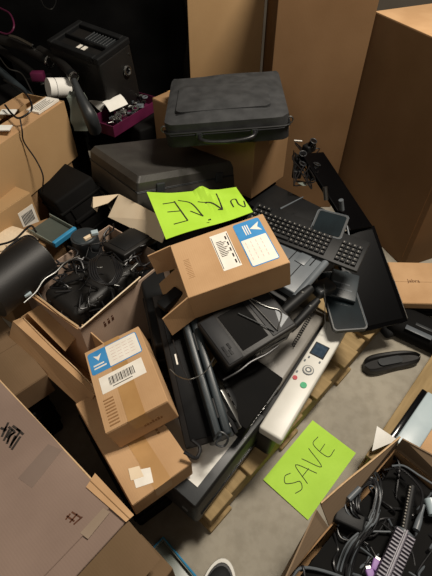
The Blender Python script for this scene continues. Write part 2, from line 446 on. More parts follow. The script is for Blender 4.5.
# white roll
fr = at(P(54, 98, .73)); w0 = P(48, 88, .74)-P(54, 98, .73); w1 = P(70, 92, .70)-P(54, 98, .73)
t = thing('paper_roll', 'white paper roll on top of the left corner carton', 'roll', fr)
mesh('roll', cyl(B(), w0, w1+V((0, 0, .02)), .042, seg=28), 'white_paper', t, True)
dr = (w1+V((0, 0, .02))-w0).normalized()
mesh('core_hole', cyl(B(), w1+V((0, 0, .02)), w1+V((0, 0, .02))+dr*.0015, .016), 'card_brown', t, True)
mesh('wrap_band', ring(B(), w0+dr*.03, dr, .0425, .0012), 'steel', t, True)
w = P(78, 108, .69)
lone('paper_bag', 'crumpled grey white paper beside the white roll', 'paper', at(w), lumpy(-.03, -.035, -.09, .03, .035, .06, .015, 8, 12), 'frost', smooth=True)

# left corner carton
cB = P(64, 101, .74); cA = P(-20, 158, .74); cD = cA + V((-(cB-cA).y, (cB-cA).x, 0)).normalized()*.22
fr = F(cA, cB, cD, .26)
L, W, h = fr.L, fr.W, fr.h
t = open_carton('tan carton at the left edge with a black cord over its front', fr, 'card_back', 'card_tan',
  [((.0, .0, h), (L*.98, .0, h), (L*.98, .085, h+.01), (0, .085, h+.012)), ((L*.35, W-.09, h+.005), (L*.9, W-.09, h+.005), (L*.9, W, h), (L*.35, W, h))])
b = box(B(), L*.7, .012, h+.004, L*.97, .075, h+.0125); s = mesh('label', b, 'label_white', t); s['label'] = 'white shipping label with text lines'
b = B()
for i in range(5): box(b, L*.73, .02+i*.01, h+.0125, L*(.93-.03*(i % 2)), .0225+i*.01, h+.013)
mesh('print', b, 'ink', s)
b = box(B(), L*.08, .01, h+.006, L*.2, .06, h+.015); mesh('label', b, 'label_white', t)
cable([(20, 118, .78), (22, 130, .75), (24, 142, .70), (36, 160, .63), (43, 176, .57), (42, 192, .5)], .003, label='thin dark cord hanging over the front of the left corner carton', name='cord')
cable([(5, 105, .79), (12, 114, .78), (20, 118, .78), (32, 108, .8), (24, 92, .79), (4, 80, .78)], .004, label='thin dark cable looping on the left corner carton top')
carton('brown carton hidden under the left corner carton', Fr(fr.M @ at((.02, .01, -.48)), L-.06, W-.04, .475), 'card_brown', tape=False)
# pale scraps on top
for p in ((3, 128), (8, 112)):
    lone('paper_scrap', 'small white paper scrap on the left corner carton' if p[0] == 3 else 'small cream scrap on the left corner carton, behind another', 'paper', at(P(p[0], p[1], .765)), box(B(), -.03, -.02, -.002, .03, .02, .002), 'white_paper')

# carton 2 with white label
cB = P(20, 178, .58); cA = P(-40, 220, .58); cD = cA + V((-(cB-cA).y, (cB-cA).x, 0)).normalized()*.12
cB = P(30, 192, .56); cA = P(-30, 232, .56); n_ = V((-(cB-cA).y, (cB-cA).x, 0)).normalized()
fr = F(cA, cB, cA+n_*.2, .2)
t = carton('brown carton with a white label at the left edge, below the corner carton', fr, 'card_back', tape=False)
L, W, h = fr.L, fr.W, fr.h
b = box(B(), L-.085, -.0012, h*.3, L-.01, .0, h*.75); s = mesh('label', b, 'label_white', t); s['label'] = 'white label with a grey code'
b = B()
for i in range(9): box(b, L-.075+i*.0062, -.0018, h*.42, L-.0715+i*.0062, -.0012, h*.66)
mesh('print', b, 'slate', s)
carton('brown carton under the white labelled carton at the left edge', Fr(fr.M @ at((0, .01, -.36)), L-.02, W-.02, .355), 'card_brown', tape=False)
# black slab in the gap
fr = F((54, 203, .50), (92, 176, .50), (43, 165, .50), .5, fit=.04)
crate('black crate in the dark gap between the corner carton and hard case', fr)
# blue rimmed folder tray
fr = F((54, 244, .49), (76, 228, .49), (40, 220, .50), .02)
L, W, h = fr.L, fr.W, fr.h
t = thing('plastic_tray', 'small clear tray with a blue front rim behind the black cylinder', 'tray', fr)
mesh('base', box(B(), 0, 0, 0, L, W, .004, .001), 'frost_dark', t)
mesh('blue_rim', box(B(), 0, -.004, 0, L, .012, h+.004, .003), 'blue_rim', t)
mesh('side_wall', box(B(), 0, .012, .004, .003, W, h), 'frost', t); mesh('side_wall', box(B(), L-.003, .012, .004, L, W, h), 'frost', t)
fr = F((12, 258, .47), (62, 238, .47), (10, 232, .47), .46)
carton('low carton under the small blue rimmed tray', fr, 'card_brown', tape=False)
fr = F((2, 268, .475), (40, 238, .475), (-10, 238, .475), .002)
lone('paper_sheet', 'crumpled white sheet on the low carton at the left edge', 'paper', fr, sheet(B(), lambda x, y, l: V((x, y, .004+l+.008*math.sin(x*35+y*20))), fr.L, fr.W, 10, 10), 'card_pale')
cable([(-5, 262, .50), (10, 246, .51), (28, 236, .52), (38, 244, .51), (30, 258, .5), (15, 262, .50)], .005, label='thick black cable curling over the crumpled sheet')
cable([(-5, 246, .51), (14, 240, .515), (30, 226, .53), (36, 232, .53)], .004, label='thin black cable crossing below the white code label')

lone('power_adapter', 'dark red block among the black tubes at the far left', 'adapter', at(P(38, 76, .74)), box(B(), -.03, -.02, -.02, .03, .02, .02, .005), 'magenta', smooth=True)
# loops in the far top left
cable([(0, 8, .95), (10, 14, .95), (14, 26, .93), (8, 34, .9), (-6, 30, .9)], .004, 'magenta', 'dark purple cable arching at the top left corner')
cable([(40, -4, .95), (44, 6, .94), (52, 9, .94), (56, 0, .95), (50, -8, .96)], .002, 'steel', 'thin pale wire loop at the top edge')
cable([(-4, 52, .76), (8, 68, .75), (22, 74, .74), (34, 96, .72)], .003, 'steel', 'thin pale cable among the tubes at left')
# ================= BAG, CASE AND THEIR CARTON =================
fr = F((255, 142, .70), (294, 122, .70), (152, 98, .70), .27, prim='D')
carton('brown carton under the grey laptop bag', fr, 'card_brown', along='y', tm='tape')
baseM = fr.M
crate('black crate under the carton that carries the laptop bag', Fr(fr.M @ at((.03, .03, -.288)), fr.L-.05, fr.W*.5, .282))

fr = F((162, 123, .805), (291, 113, .805), (172, 76, .805), .10, fit=.05)
t = thing('laptop_bag', 'dark grey fabric laptop bag lying flat on a carton', 'bag', fr)
L, W, h = fr.L, fr.W, fr.h
def puff(L, W, h, x0=0, y0=0, z0=0, r=.035, dome=.012, n=18):
    b = B(); r_ = bmesh.ops.create_cube(b, size=1); bmesh.ops.subdivide_edges(b, edges=list(b.edges), cuts=n, use_grid_fill=True)
    for v in b.verts:
        x, y, z = (v.co+V((.5, .5, .5))); X, Y = x*L, y*W
        # round corners in plan
        cx = min(max(X, r), L-r); cy = min(max(Y, r), W-r); d = V((X-cx, Y-cy, 0))
        m = max(abs(d.x), abs(d.y))
        if d.length > 1e-6 and d.x and d.y: d = d.normalized()*m
        X, Y = cx+d.x, cy+d.y
        e = min(min(X, L-X), min(Y, W-Y))/r; e = max(0, min(1, e)); k = 1-(1-e)**2
        zz = z*h
        if z > .5: zz = h*.5+(z-.5)*h*(.55+.45*k) + dome*k*math.sin(math.pi*x)*math.sin(math.pi*y)*(z-.5)*2
        n3 = noise.noise(V((X*9, Y*9, z*2)))*.006*(z > .5)*k
        v.co = V((x0+X, y0+Y, z0+zz+n3))
    return b
mesh('body', puff(L, W, h*.55), 'nylon_dark', t, True)
mesh('lid', puff(L-.006, W-.006, h*.42, .003, .003, h*.54, dome=.016), 'nylon', t, True)
pk = mesh('front_pocket', puff(L*.76, W*.52, .018, L*.1, W*.14, h*.93, .02, .006), 'nylon', t, True)
mesh('zip', tube(B(), [(L*.1, W*.14, h*.97), (L*.3, W*.125, h*.985), (L*.6, W*.125, h*.985), (L*.86, W*.14, h*.97)], .003, 6), 'black_plastic', pk, True)
b = B(); tube(b, [(.0, .03, h*.55), (.01, .004, h*.55), (.05, -.003, h*.55), (L/2, -.003, h*.55), (L-.05, -.003, h*.55), (L-.01, .004, h*.55), (L, .03, h*.55), (L+.002, W*.5, h*.55), (L, W-.03, h*.55)], .004, 6)
mesh('zip', b, 'black_plastic', t, True)
b = tube(B(), [(L*.28, .002, h*.42), (L*.29, -.03, h*.40), (L*.36, -.045, h*.36), (L*.5, -.05, h*.34), (L*.64, -.045, h*.36), (L*.71, -.03, h*.40), (L*.72, .002, h*.42)], .008, 10)
hd = mesh('handle', b, 'black_rubber', t, True)
for x in (.28, .72):
    mesh('handle_ring', box(B(), L*x-.012, -.008, h*.34, L*x+.012, .004, h*.54, .003), 'dark_grey', t)
for x in (-.004, L+.004):
    mesh('strap_loop', ring(B(), (x, W*.12, h*.5), (0, 1, 0), .012, .003), 'steel', t, True)

# hard case
fr = F((137, 178, .66), (240, 161, .58), (74, 139, .61), .155, fit=.03)
t = thing('hard_case', 'scuffed black hard carrying case below the laptop bag', 'case', fr)
L, W, h = fr.L, fr.W, fr.h
W = .42; fr.W = W
b = B(); box(b, 0, 0, 0, L, W, h*.62, .006)
mesh('base', b, 'case_shell', t, True)
b = B()
lo = rrect(0, 0, L, W, .01); hi = rrect(.014, .014, L-.014, W-.014, .01); n = len(lo)
r0 = [b.verts.new((x, y, h*.63)) for x, y in lo]; r1 = [b.verts.new((x, y, h*.86)) for x, y in lo]; r2 = [b.verts.new((x, y, h)) for x, y in hi]
for a_, c_ in ((r0, r1), (r1, r2)):
    for i in range(n): b.faces.new((a_[i], a_[(i+1) % n], c_[(i+1) % n], c_[i]))
b.faces.new(r0[::-1]); b.faces.new(r2)
mesh('lid', b, 'case_shell', t)
b = B()
for i in range(2): box(b, -.002, -.002, h*(.6+.03*i), L+.002, W+.002, h*(.612+.03*i), .001, 1)
mesh('metal_rim', b, 'dark_grey', t)
for x in (.2, .78):
    mesh('latch', box(B(), L*x-.018, -.008, h*.5, L*x+.018, .001, h*.78, .003), 'dark_grey', t)
mesh('handle', tube(B(), [(L*.38, 0, h*.45), (L*.38, -.012, h*.4), (L*.45, -.016, h*.3), (L*.55, -.016, h*.3), (L*.62, -.012, h*.4), (L*.62, 0, h*.45)], .006, 8), 'black_plastic', t, True)
# support
crate('black crate under the hard carrying case', Fr(at((fr.M @ V((L/2,W/2,0))).xy.to_3d()) @ Matrix.Rotation(math.radians(32), 4, 'Z') @ at((-L/2+.03, -W/2+.05, .141)), L-.08, W*.5, .25))
caseM = fr.M

# ================= UPPER SIGN =================
A = P(166, 240, .60); Bq = P(252, 215, .60); D = P(147, 195, .585)
fr = F(A, Bq, D, .0)
Ls, Ws = fr.L*1.0, fr.W
SL, SW = Ls, Ws
CO = [fr.M.inverted() @ P(*q) for q in ((166, 240, .60), (253, 213, .585), (236, 190, .56), (147, 194, .60))]
def fsign(x, y, l):
    u, v = x/SL, y/SW
    p = CO[0]*(1-u)*(1-v)+CO[1]*u*(1-v)+CO[2]*u*v+CO[3]*(1-u)*v
    r1 = max(0, 1-abs(u-(.60+.18*(1-v)))/.10)*v*.022; r2 = max(0, 1-abs(u-(1.0-.15*(1-v)))/.2)*v*.012
    return p+V((0, 0, l+.003+r1+r2+.006*max(0, 1-u*4)*v+.003*math.sin(u*7+v*3)))
def fsign_old(x, y, l):
    u, v = x/SL, y/SW
    ridge = .05*max(0, 1-abs((u-.72)-(v-.6)*.12)/.28)*max(0, v-.35)/.65
    curl = .02*max(0, 1-u*5)*(v**2)
    return V((x-.02*v*0, y, l+.003+ridge+curl+.004*math.sin(u*7+v*3)))
t = thing('paper_sign', 'lime green paper sign draped over the pile against the hard case', 'sign', fr)
b = sheet(B(), fsign, SL, SW, 26, 18); mesh('sheet', b, 'lime_paper', t, False)
def strokes(fr, lst, fn, t, L, W, w, names=('letter',)):
    for nm, ss in lst:
        b = B()
        for s in ss: ribbon(b, [(x*L, y*W) for x, y in s], w, lambda x, y, l: fn(x, y, .0006+l))
        o = mesh('letter', b, 'ink', t)
E_ = [[(.1,.78),(.3,.80),(.34,.3),(.16,.18)], [(.16,.52),(.31,.55)]]
st = [('E', [[(.12,.70),(.25,.74)], [(.25,.76),(.29,.25)], [(.13,.5),(.26,.50)], [(.14,.22),(.29,.24)]]),
      ('V', [[(.30,.78),(.42,.66),(.47,.28)], [(.47,.28),(.37,.46)]]),
      ('A', [[(.50,.68),(.62,.56),(.70,.30)], [(.70,.30),(.66,.34)], [(.74,.84),(.72,.60),(.70,.30)], [(.57,.60),(.73,.62)]]),
      ('S', [[(.83,.30),(.84,.50),(.90,.52),(.90,.34),(.95,.22),(.98,.42)]])]
strokes(fr, st, fsign, t, SL, SW, .005)
# staple mark
mesh('staple', box(B(), SL*.52, SW*.1, .006, SL*.52+.01, SW*.1+.004, .009), 'ink', t)

# ================= PHONE CARTONS =================
def label_white(t, x0, y0, x1, y1, z, kind, rotm=None):
    """white bar code label lying on the top, long side along y"""
    s = mesh('barcode_label', box(B(), x0, y0, z, x1, y1, z+.0006), 'label_white', t); s['label'] = 'white barcode label'
    b = B(); w, d = x1-x0, y1-y0; zz = z+.0006
    if kind == 'y':   # text lines across, rotated
        for i in range(10):
            box(b, x0+w*.2, y0+d*(.36+.045*i), zz, x0+w*(.52+.1*((i*7) % 3)), y0+d*(.36+.045*i)+d*.018, zz+.0004)
        for i in range(5): box(b, x0+w*.76, y0+d*(.1+.17*i), zz, x0+w*.84, y0+d*(.2+.17*i), zz+.0004)
        box(b, x0+w*.04, y0+d*.05, zz, x0+w*.07, y0+d*.95, zz+.0004)
        box(b, x0+w*.92, y0+d*.05, zz, x0+w*.96, y0+d*.95, zz+.0004)
    else:
        x = x0+w*.2; i = 0
        while x < x0+w*.78:
            k = (1, 2, 1, 3, 1, 1, 2)[i % 7]*w*.008; box(b, x, y0+d*.3, zz, x+k, y0+d*.78, zz+.0004); x += k+w*(.012, .02, .015)[i % 3]; i += 1
        box(b, x0+w*.25, y0+d*.16, zz, x0+w*.7, y0+d*.2, zz+.0004)
    mesh('print', b, 'ink', s)
def label_blue(t, x0, y0, x1, y1, z, split, axis):
    s = mesh('blue_label', prism(B(), rrect(x0, y0, x1, y1, .008), z, z+.0006), 'label_blue', t); s['label'] = 'blue label with a white field'
    e = .003
    if axis == 'x': q = (split, y0+e, x1-e, y1-e)
    else: q = (x0+e, y0+e, x1-e, split)
    mesh('white_field', prism(B(), rrect(*q, .003), z+.0006, z+.0011), 'label_white', s)
    b = B()
    for i in range(4):
        for j in range(5):
            if axis == 'x': box(b, q[0]+(q[2]-q[0])*(.12+.2*i), q[1]+(q[3]-q[1])*(.2+.15*j), z+.0011, q[0]+(q[2]-q[0])*(.26+.2*i), q[1]+(q[3]-q[1])*(.22+.15*j), z+.0013)
            else: box(b, q[0]+(q[2]-q[0])*(.12+.2*i), q[1]+(q[3]-q[1])*(.2+.15*j), z+.0011, q[0]+(q[2]-q[0])*(.14+.2*i), q[1]+(q[3]-q[1])*(.3+.15*j), z+.0013)
    mesh('print', b, 'pink_ink', s)
    # white arrow emblem and line of words on the blue part
    b = B()
    if axis == 'x':
        cx, cy = (x0+split)/2, y0+(y1-y0)*.66; k = (split-x0)*.22
        prism(b, [(cx-k, cy+k*.9), (cx, cy-k*.9), (cx+k, cy+k*.9), (cx, cy+k*.4)], z+.0006, z+.001)
        text(b, 'hello', (split-x0)*.36, at(((x0+split)/2, y0+(y1-y0)*.26, z+.0009)), .0004) if False else None
        for i in range(2): box(b, x0+(split-x0)*.18, y0+(y1-y0)*(.2+.13*i), z+.0006, x0+(split-x0)*(.85-.1*i), y0+(y1-y0)*(.26+.13*i), z+.001)
    else:
        cx, cy = x0+(x1-x0)*.72, (y1+split)/2; k = (y1-split)*.26
        prism(b, [(cx-k*.9, cy), (cx+k*.9, cy+k), (cx+k*.4, cy), (cx+k*.9, cy-k)], z+.0006, z+.001)
        for i in range(3): box(b, x0+(x1-x0)*(.3+.08*i), split+(y1-split)*.22, z+.0006, x0+(x1-x0)*(.34+.08*i), split+(y1-split)*.78, z+.001)
    mesh('emblem', b, 'label_white', s)

# upper carton, open at its left end
A, Bq, D = P(188, 298, .665), P(290, 262, .665), P(171, 245, .665)
fr = F((188, 298, .665), (290, 262, .68), (171, 245, .68), .105, fit=.06)
L, W, h = fr.L, fr.W, fr.h; th = .004

t = thing('open_cardboard_box', 'tan carton on top of the pile with its left end open', 'box', fr)
b = B()
box(b, 0, 0, 0, L, W, th); box(b, 0, 0, h-th, L, W, h, .0015, 1); box(b, 0, 0, th, L, th, h-th); box(b, 0, W-th, th, L, W, h-th); box(b, L-th, th, th, L, W-th, h-th)
mesh('body', b, 'card_tan', t)
f = mesh('flap', slab(B(), [(0, 0, 0), (0, 0, h), (-.085, -.018, h-.03), (-.08, -.022, -.012)], th), 'card_tan', t)
f = mesh('flap', slab(B(), [(0, W, h), (0, W, 0), (-.07, W+.0, .005), (-.075, W+.005, h-.015)], th), 'card_tan', t)
f = mesh('flap', slab(B(), [(-.07, .0, -.03), (-.002, .0, th), (-.002, W*.98, th), (-.075, W*.92, -.028)], th), 'card_tan', t)
f = mesh('flap', slab(B(), [(.002, .006, h-.006), (.0025, .006, h-.07), (.0025, W-.006, h-.07), (.002, W-.006, h-.006)], .003), 'card_in', t)
label_white(t, L*.20+.06, W*.22, L*.20+.115, W*.90, h, 'y')
label_blue(t, L*.66, W*.12, L*.94, W*.96, h, W*.62, 'y')
b = B()
for i in range(12): box(b, L*(.07+.004*((i*5) % 3)), W*(.3+.03*i), h, L*.13, W*(.3+.03*i)+.0015, h+.0003)
mesh('scuff_mark', b, 'ink_faint', t)
# metal piece inside its open end
w = fr.M @ V((-.05, W*.45, .02))
fr_up = fr
lone('black_adapter', 'black plastic adapter poking out of the open end of the top carton', 'adapter', fr.M @ at((-.045, W*.5, -.02)) @ Matrix.Rotation(.5, 4, 'Z'), box(B(), -.05, -.02, 0, .03, .02, .028, .006), 'black_plastic', smooth=True)

# lower labelled carton
fr = F((105, 434, .50), (168, 401, .50), (88, 351, .50), .098, fit=.04)
L, W, h = fr.L, fr.W, fr.h

t = carton('tan carton with a blue label stacked on another carton at lower left', fr, 'card_tan', along='y')
label_blue(t, L*.04, W*.66, L*.92, W*.95, h, L*.36, 'x')
label_white(t, L*.12, W*.40, L*.86, W*.60, h, 'x')
b = B()
for i in range(9):
    box(b, L*.1, W*(.04+.035*i), h+.0006, L*.26, W*(.04+.035*i)+.004, h+.0009)
mesh('scuff_mark', b, 'ink_faint', t)
b = text(B(), 'UN3481', .022, Matrix.Translation((L*.62, -.0004, h*.45)) @ Matrix.Rotation(math.pi/2, 4, 'X'), .0005) if False else box(B(), L*.55, -.0008, h*.38, L*.85, 0, h*.5)
b.free()
b = B()
for i in range(7): box(b, L*(.5+.045*i), -.0008, h*.4, L*(.53+.045*i), 0, h*(.5+.05*(i % 2)))
mesh('print', b, 'ink_faint', t)

# bottom labelled carton
fr = F((132, 506, .398), (192, 463, .398), (80, 401, .398), .078)
L, W, h = fr.L, fr.W, fr.h

t = carton('tan carton with a torn white sticker, lowest of the lower left stack', fr, 'card_tan', along='y')
b = prism(B(), [(L*.16, W*.09), (L*.40, W*.05), (L*.47, W*.16), (L*.22, W*.22)], h+.0006, h+.0011); s = mesh('torn_sticker', b, 'label_white', t); s['label'] = 'torn white sticker'
b = prism(B(), [(L*.15, W*.16), (L*.33, W*.13), (L*.35, W*.22), (L*.2, W*.25)], h+.0011, h+.0015); mesh('tape_scrap', b, 'card_pale', s)
b = B()
for i in range(5): box(b, L*.82, W*(.35+.03*i), h+.0006, L*.86, W*(.37+.03*i), h+.0009)
mesh('print', b, 'ink_faint', t)
stackM = fr.M; stackL, stackW = L, W
crate('black crate on the floor under the lower left carton stack', Fr(fr.M @ at((.0, .06, -.315)), L*.72, W*.9, .31))
# ================= BIG CARTON BOTTOM LEFT =================
Bc = P(128, 520, .45); Fc = P(2, 384, .45)
ya = (Fc-Bc).normalized(); xa = V((ya.y, -ya.x, 0))     # y axis runs away to the left, x axis across
Ac = Bc - xa*.46
fr = F(Ac, Bc, Ac+ya*.75, .45)
L, W, h = fr.L, fr.W, fr.h

t = open_carton('large grey brown carton filling the bottom left corner', fr, 'card_mauve', 'card_mauve', [])
f = mesh('top_flap', box(B(), .0, .0, h, L-.004, W, h+.004, .0015, 1), 'card_mauve', t)
f = mesh('top_flap', box(B(), L*.4, .05, h+.004, L+.002, W, h+.008, .0015, 1), 'card_mauve', t)
b = tube(B(), [(L+.001, W*f_, h+.005+.002*math.sin(f_*40)) for f_ in (0, .1, .2, .32, .45, .55, .7, .85, 1)], .0028, 6); mesh('torn_edge', b, 'card_edge', t)
# folded end flap and torn pale strip
E1 = fr.M.inverted() @ P(131, 514, .44); E2 = fr.M.inverted() @ P(155, 535, .40); E3 = fr.M.inverted() @ P(133, 585, .40); E4 = fr.M.inverted() @ P(80, 582, .45)
E1.z = h
slab_q = [(L*.2, -.002, h), (L*.2, -.1, h-.06), (L+.0, -.1, h-.06), (L, -.002, h)]
f = mesh('end_flap', slab(B(), slab_q, .004), 'card_dark', t)  # darker board stands in for the dim light on this flap
b = B(); text(b, 'FRAGILE', .03, Matrix.Translation((0, 0, 0)), .0004); b.free()
s = [fr.M.inverted() @ P(*q) for q in ((86, 487, .461), (126, 522, .461), (134, 515, .459), (95, 473, .459))]
o = mesh('torn_edge', slab(B(), s, .0012), 'card_tan', t); o['label'] = 'pale torn cardboard strip'
b = B(); 
for k in range(1): f_ = .45; tube(b, [s[0].lerp(s[3], f_), s[0].lerp(s[3], f_).lerp(s[1].lerp(s[2], f_), .5), s[1].lerp(s[2], f_)], .0012, 5)
mesh('torn_ridge', b, 'card_brown', o)
# black characters written along the top
def loc(px, py):
    p = fr.M.inverted() @ P(px, py, .459); return (p.x, p.y)
def mark(px_strokes, w, m='ink', nm='marking'):
    b = B()
    for s_ in px_strokes: ribbon(b, [loc(*p) for p in s_], w, lambda x, y, l: V((x, y, h+.0082+l)))
    mesh(nm, b, m, t)
mark([[(4, 431), (8, 423)], [(1, 428), (6, 430)], [(2, 436), (6, 427)], [(4, 440), (9, 430)]], .006)
mark([[(7, 437), (12, 430)], [(7, 443), (10, 436), (15, 432)], [(10, 447), (15, 436)], [(9, 427), (14, 431)]], .006)
mark([[(13, 426), (20, 431)], [(14, 440), (19, 433)], [(11, 445), (16, 437)], [(17, 429), (23, 434)], [(12, 449), (20, 437)]], .006)
mark([[(16, 428), (25, 436)], [(21, 433), (14, 449)], [(25, 436), (17, 448)], [(13, 447), (19, 441)]], .004) if False else None
mark([[(20, 438), (26, 432)], [(25, 436), (21, 443)], [(26, 432), (23, 449)]], .004) if False else None
mark([[(66, 519), (70, 514)], [(70, 522), (77, 514)], [(72, 512), (80, 517)], [(74, 524), (82, 517)], [(67, 516), (74, 521)]], .0035, 'ink_brown')
b = B(); q = [loc(80, 533), loc(88, 539), loc(110, 512), loc(103, 508)]
b = prism(b, q[::-1], h+.008, h+.0086); mesh('clear_tape', b, 'tape_clear', t)
b = B(); q = [loc(18, 478), loc(32, 488), loc(62, 450), loc(48, 444)]
b = prism(b, q[::-1], h+.008, h+.0084); mesh('tape_patch', b, 'mauve_patch', t)
bigM = fr.M

# lower carton beyond its end
fr = F(P(128, 582, .34), P(158, 536, .34), P(80, 550, .34), .34)
fr = Fr(bigM @ at((.16, -.125, 0)), .31, .115, .33)
t = carton('brown carton standing on the floor beside the big grey brown carton', fr, 'card_dark', tape=True, along='y', tm='tape_clear')

# ================= OPEN CARTON AT LEFT (empty) =================
A = P(98, 392, .42); D = P(-4, 292, .42)
ya = (D-A).normalized(); xa = V((ya.y, -ya.x, 0)); 
fr = F(A, A+xa*.12, A+ya*.42, .277)
L, W, h = fr.L, fr.W, fr.h
t = open_carton('empty open carton squeezed between the grey brown carton and the carton of electronics', fr, 'card_tan', 'card_tan',
  [((-.012, 0, h), (.001, .004, h), (.001, W-.004, h), (-.03, W, h+.004)), ((-.05, .02, h-.07), (-.012, .0, h), (-.03, W, h+.004), (-.07, W, h-.06))])
b = B()
for k in range(2): tube(b, [(.002, .01, h+.001+k*.003), (.003, W*.3, h+.003), (.0, W*.6, h+.002), (.002, W-.01, h+.003)], .002, 5)
mesh('torn_edge', b, 'card_edge', t)
emptyM = fr.M
# inner leaning flap
f = mesh('flap', slab(B(), [(.03, W*.55, h-.05), (.13, W*.62, h-.04), (.12, W*.98, h+.0), (.02, W*.98, h+.01)], .004), 'card_in', t)
# brown closed carton left of it
A = P(38, 402, .36); Bq = P(50, 374, .36); 
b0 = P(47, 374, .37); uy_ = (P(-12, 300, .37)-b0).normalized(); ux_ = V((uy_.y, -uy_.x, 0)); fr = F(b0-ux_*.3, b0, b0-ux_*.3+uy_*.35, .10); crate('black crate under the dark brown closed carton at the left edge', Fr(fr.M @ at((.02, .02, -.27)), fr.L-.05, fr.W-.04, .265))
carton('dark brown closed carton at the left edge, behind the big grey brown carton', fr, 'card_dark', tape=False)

# ================= CARTON OF ELECTRONICS =================
N_ = P(80, 329, .47); Lf = P(10, 291, .47)
dx = V((.614, .789, 0)).normalized()
yy = V((-dx.y, dx.x, 0))
Wd = (Lf-N_).dot(yy); Ld = .41
fr = F(N_, N_+dx*Ld, N_+yy*Wd, .328)
L, W, h = fr.L, fr.W, fr.h

t = open_carton('open carton full of black cables and devices at left centre', fr, 'card_pink', 'card_pale',
  [((.01, .0, h), (.0, -.012, h+.02), (L*.62, -.02, h+.045), (L*.6, .0, h))])
b = B(); tube(b, [(-.006, W*.98, h+.012), (.0, W*.6, h+.006), (-.003, W*.3, h+.008), (.002, .01, h+.001)], .0035, 5); mesh('torn_edge', b, 'card_edge', t)
mesh('flap', slab(B(), [(-.005, W*.02, h-.001), (.0, W*.02, h), (.0, W, h), (-.02, W, h+.02)], .004), 'card_tan', t)
b = B()
for i in range(3):
    x = L*(.22+.07*i)
    box(b, x*.6+.03, -.001, h-.055, x*.6+.036, 0, h-.05); box(b, x*.6+.03, -.001, h-.075, x*.6+.038, 0, h-.06)
mesh('handling_symbols', b, 'ink_brown', t)
elM = fr.M; eL, eW, eh = L, W, h
ie = elM.inverted()
for q_ in (((108, 217, .49), (162, 243, .49), (170, 221, .56), (119, 194, .56)), ((93, 208, .53), (108, 203, .54), (119, 194, .56), (93, 197, .555)), ((91, 206, .52), (97, 212, .50), (99, 203, .53), (93, 198, .555))):
    mesh('flap', slab(B(), [ie @ P(*p) for p in q_], .004), 'card_pale', t)
mesh('filler', box(B(), .01, .01, .004, .012, .012, .006), 'card_mauve', t) if False else None
# devices inside
def local_tube(M, pts, r, m, name, label, cat, group=None, seg=14, radii=None):
    o = V(pts[0]); return lone(name, label, cat, M @ at(o), tube(B(), [V(p)-o for p in pts], r, seg, radii=radii), m, group, True)
# black cylinder with grey end cap, pointing up right
p0, p1 = P(0, 287, .54), P(40, 257, .54)
o = p0; t = thing('cylinder_speaker', 'fat black cylinder with a grey round end at the left of the open carton', 'speaker', at(o))
d = p1-p0; n = d.normalized()
mesh('body', cyl(B(), -n*.05, d, .082, seg=40), 'black_shell', t, True)
mesh('end_cap', cyl(B(), d, d+n*.004, .081, .076, seg=40), 'slate', t, True)
mesh('trim_ring', ring(B(), d, n, .081, .0015, 40, 6), 'steel', t, True)
mesh('logo_strip', box(B(), -.02, -.003, -.001, .02, .003, .001, 0, 2, Matrix.Translation(d*.8+V((.0, -.03, .077))) @ Matrix.Rotation(.6, 4, 'Z')), 'black_plastic', t)
# big rounded device
fr = Fr(elM @ at((.02, .045, eh-.11)), .29, .18, .12)
L, W, h = fr.L, fr.W, fr.h
t = thing('projector', 'rounded black projector like device lying in the open carton', 'device', fr)
b = box(B(), 0, 0, 0, L, W, h, .028, 5); mesh('body', b, 'black_shell', t, True)
b = B()
for i in range(8): box(b, L*.08+i*.008, -.001, h*.35, L*.08+.004+i*.008, .004, h*.62)
mesh('vent', b, 'black_gloss', t)
mesh('chrome_badge', box(B(), L*.32, .006, h*.90, L*.42, .012, h*.93, .001, 1), 'steel', t)
mesh('power_button', cyl(B(), (L*.88, W*.3, h-.004), (L*.88, W*.3, h+.002), .009), 'steel', t, True)
# second cylinder cap behind
p1 = P(84, 236, .50)
t = thing('round_speaker', 'dark grey round speaker end behind the black cylinder', 'speaker', at(p1))
mesh('body', cyl(B(), (0, 0, -.12), (0, 0, 0), .055, .05, 36), 'dark_grey', t, True)
mesh('grille', cyl(B(), (0, 0, 0), (0, 0, .003), .045, .042, 36), 'slate', t, True)
# handset
def handset(M, label, group=None, s=1, m='black_plastic'):
    t = thing('phone_handset', label, 'handset', M, group)
    b = tube(B(), [(-.1*s, 0, .012*s), (-.075*s, 0, .028*s), (0, 0, .036*s), (.075*s, 0, .028*s), (.1*s, 0, .012*s)], .02*s, 14, radii=[.022*s, .023*s, .014*s, .014*s, .023*s, .022*s])
    mesh('grip', b, m, t, True)
    for x in (-.09, .09): mesh('ear_cap', cyl(B(), (x*s, 0, -.008*s), (x*s, 0, .02*s), .024*s, .021*s, 20), 'black_gloss', t, True)
    return t
def lay(px, py, z, a, tilt=0, roll=0):
    return Matrix.Translation(P(px, py, z)) @ Matrix.Rotation(math.radians(a), 4, 'Z') @ Matrix.Rotation(math.radians(tilt), 4, 'Y') @ Matrix.Rotation(math.radians(roll), 4, 'X')
t = thing('flat_device', 'flat black box shaped device beside the white flaps of the open carton', 'device', lay(132, 246, .47, 55, 8))
mesh('body', box(B(), -.09, -.05, 0, .09, .06, .03, .006, 3), 'black_shell', t, True)
mesh('top_plate', box(B(), -.07, -.035, .029, .07, .045, .0325, .002), 'black_plastic', t, True)
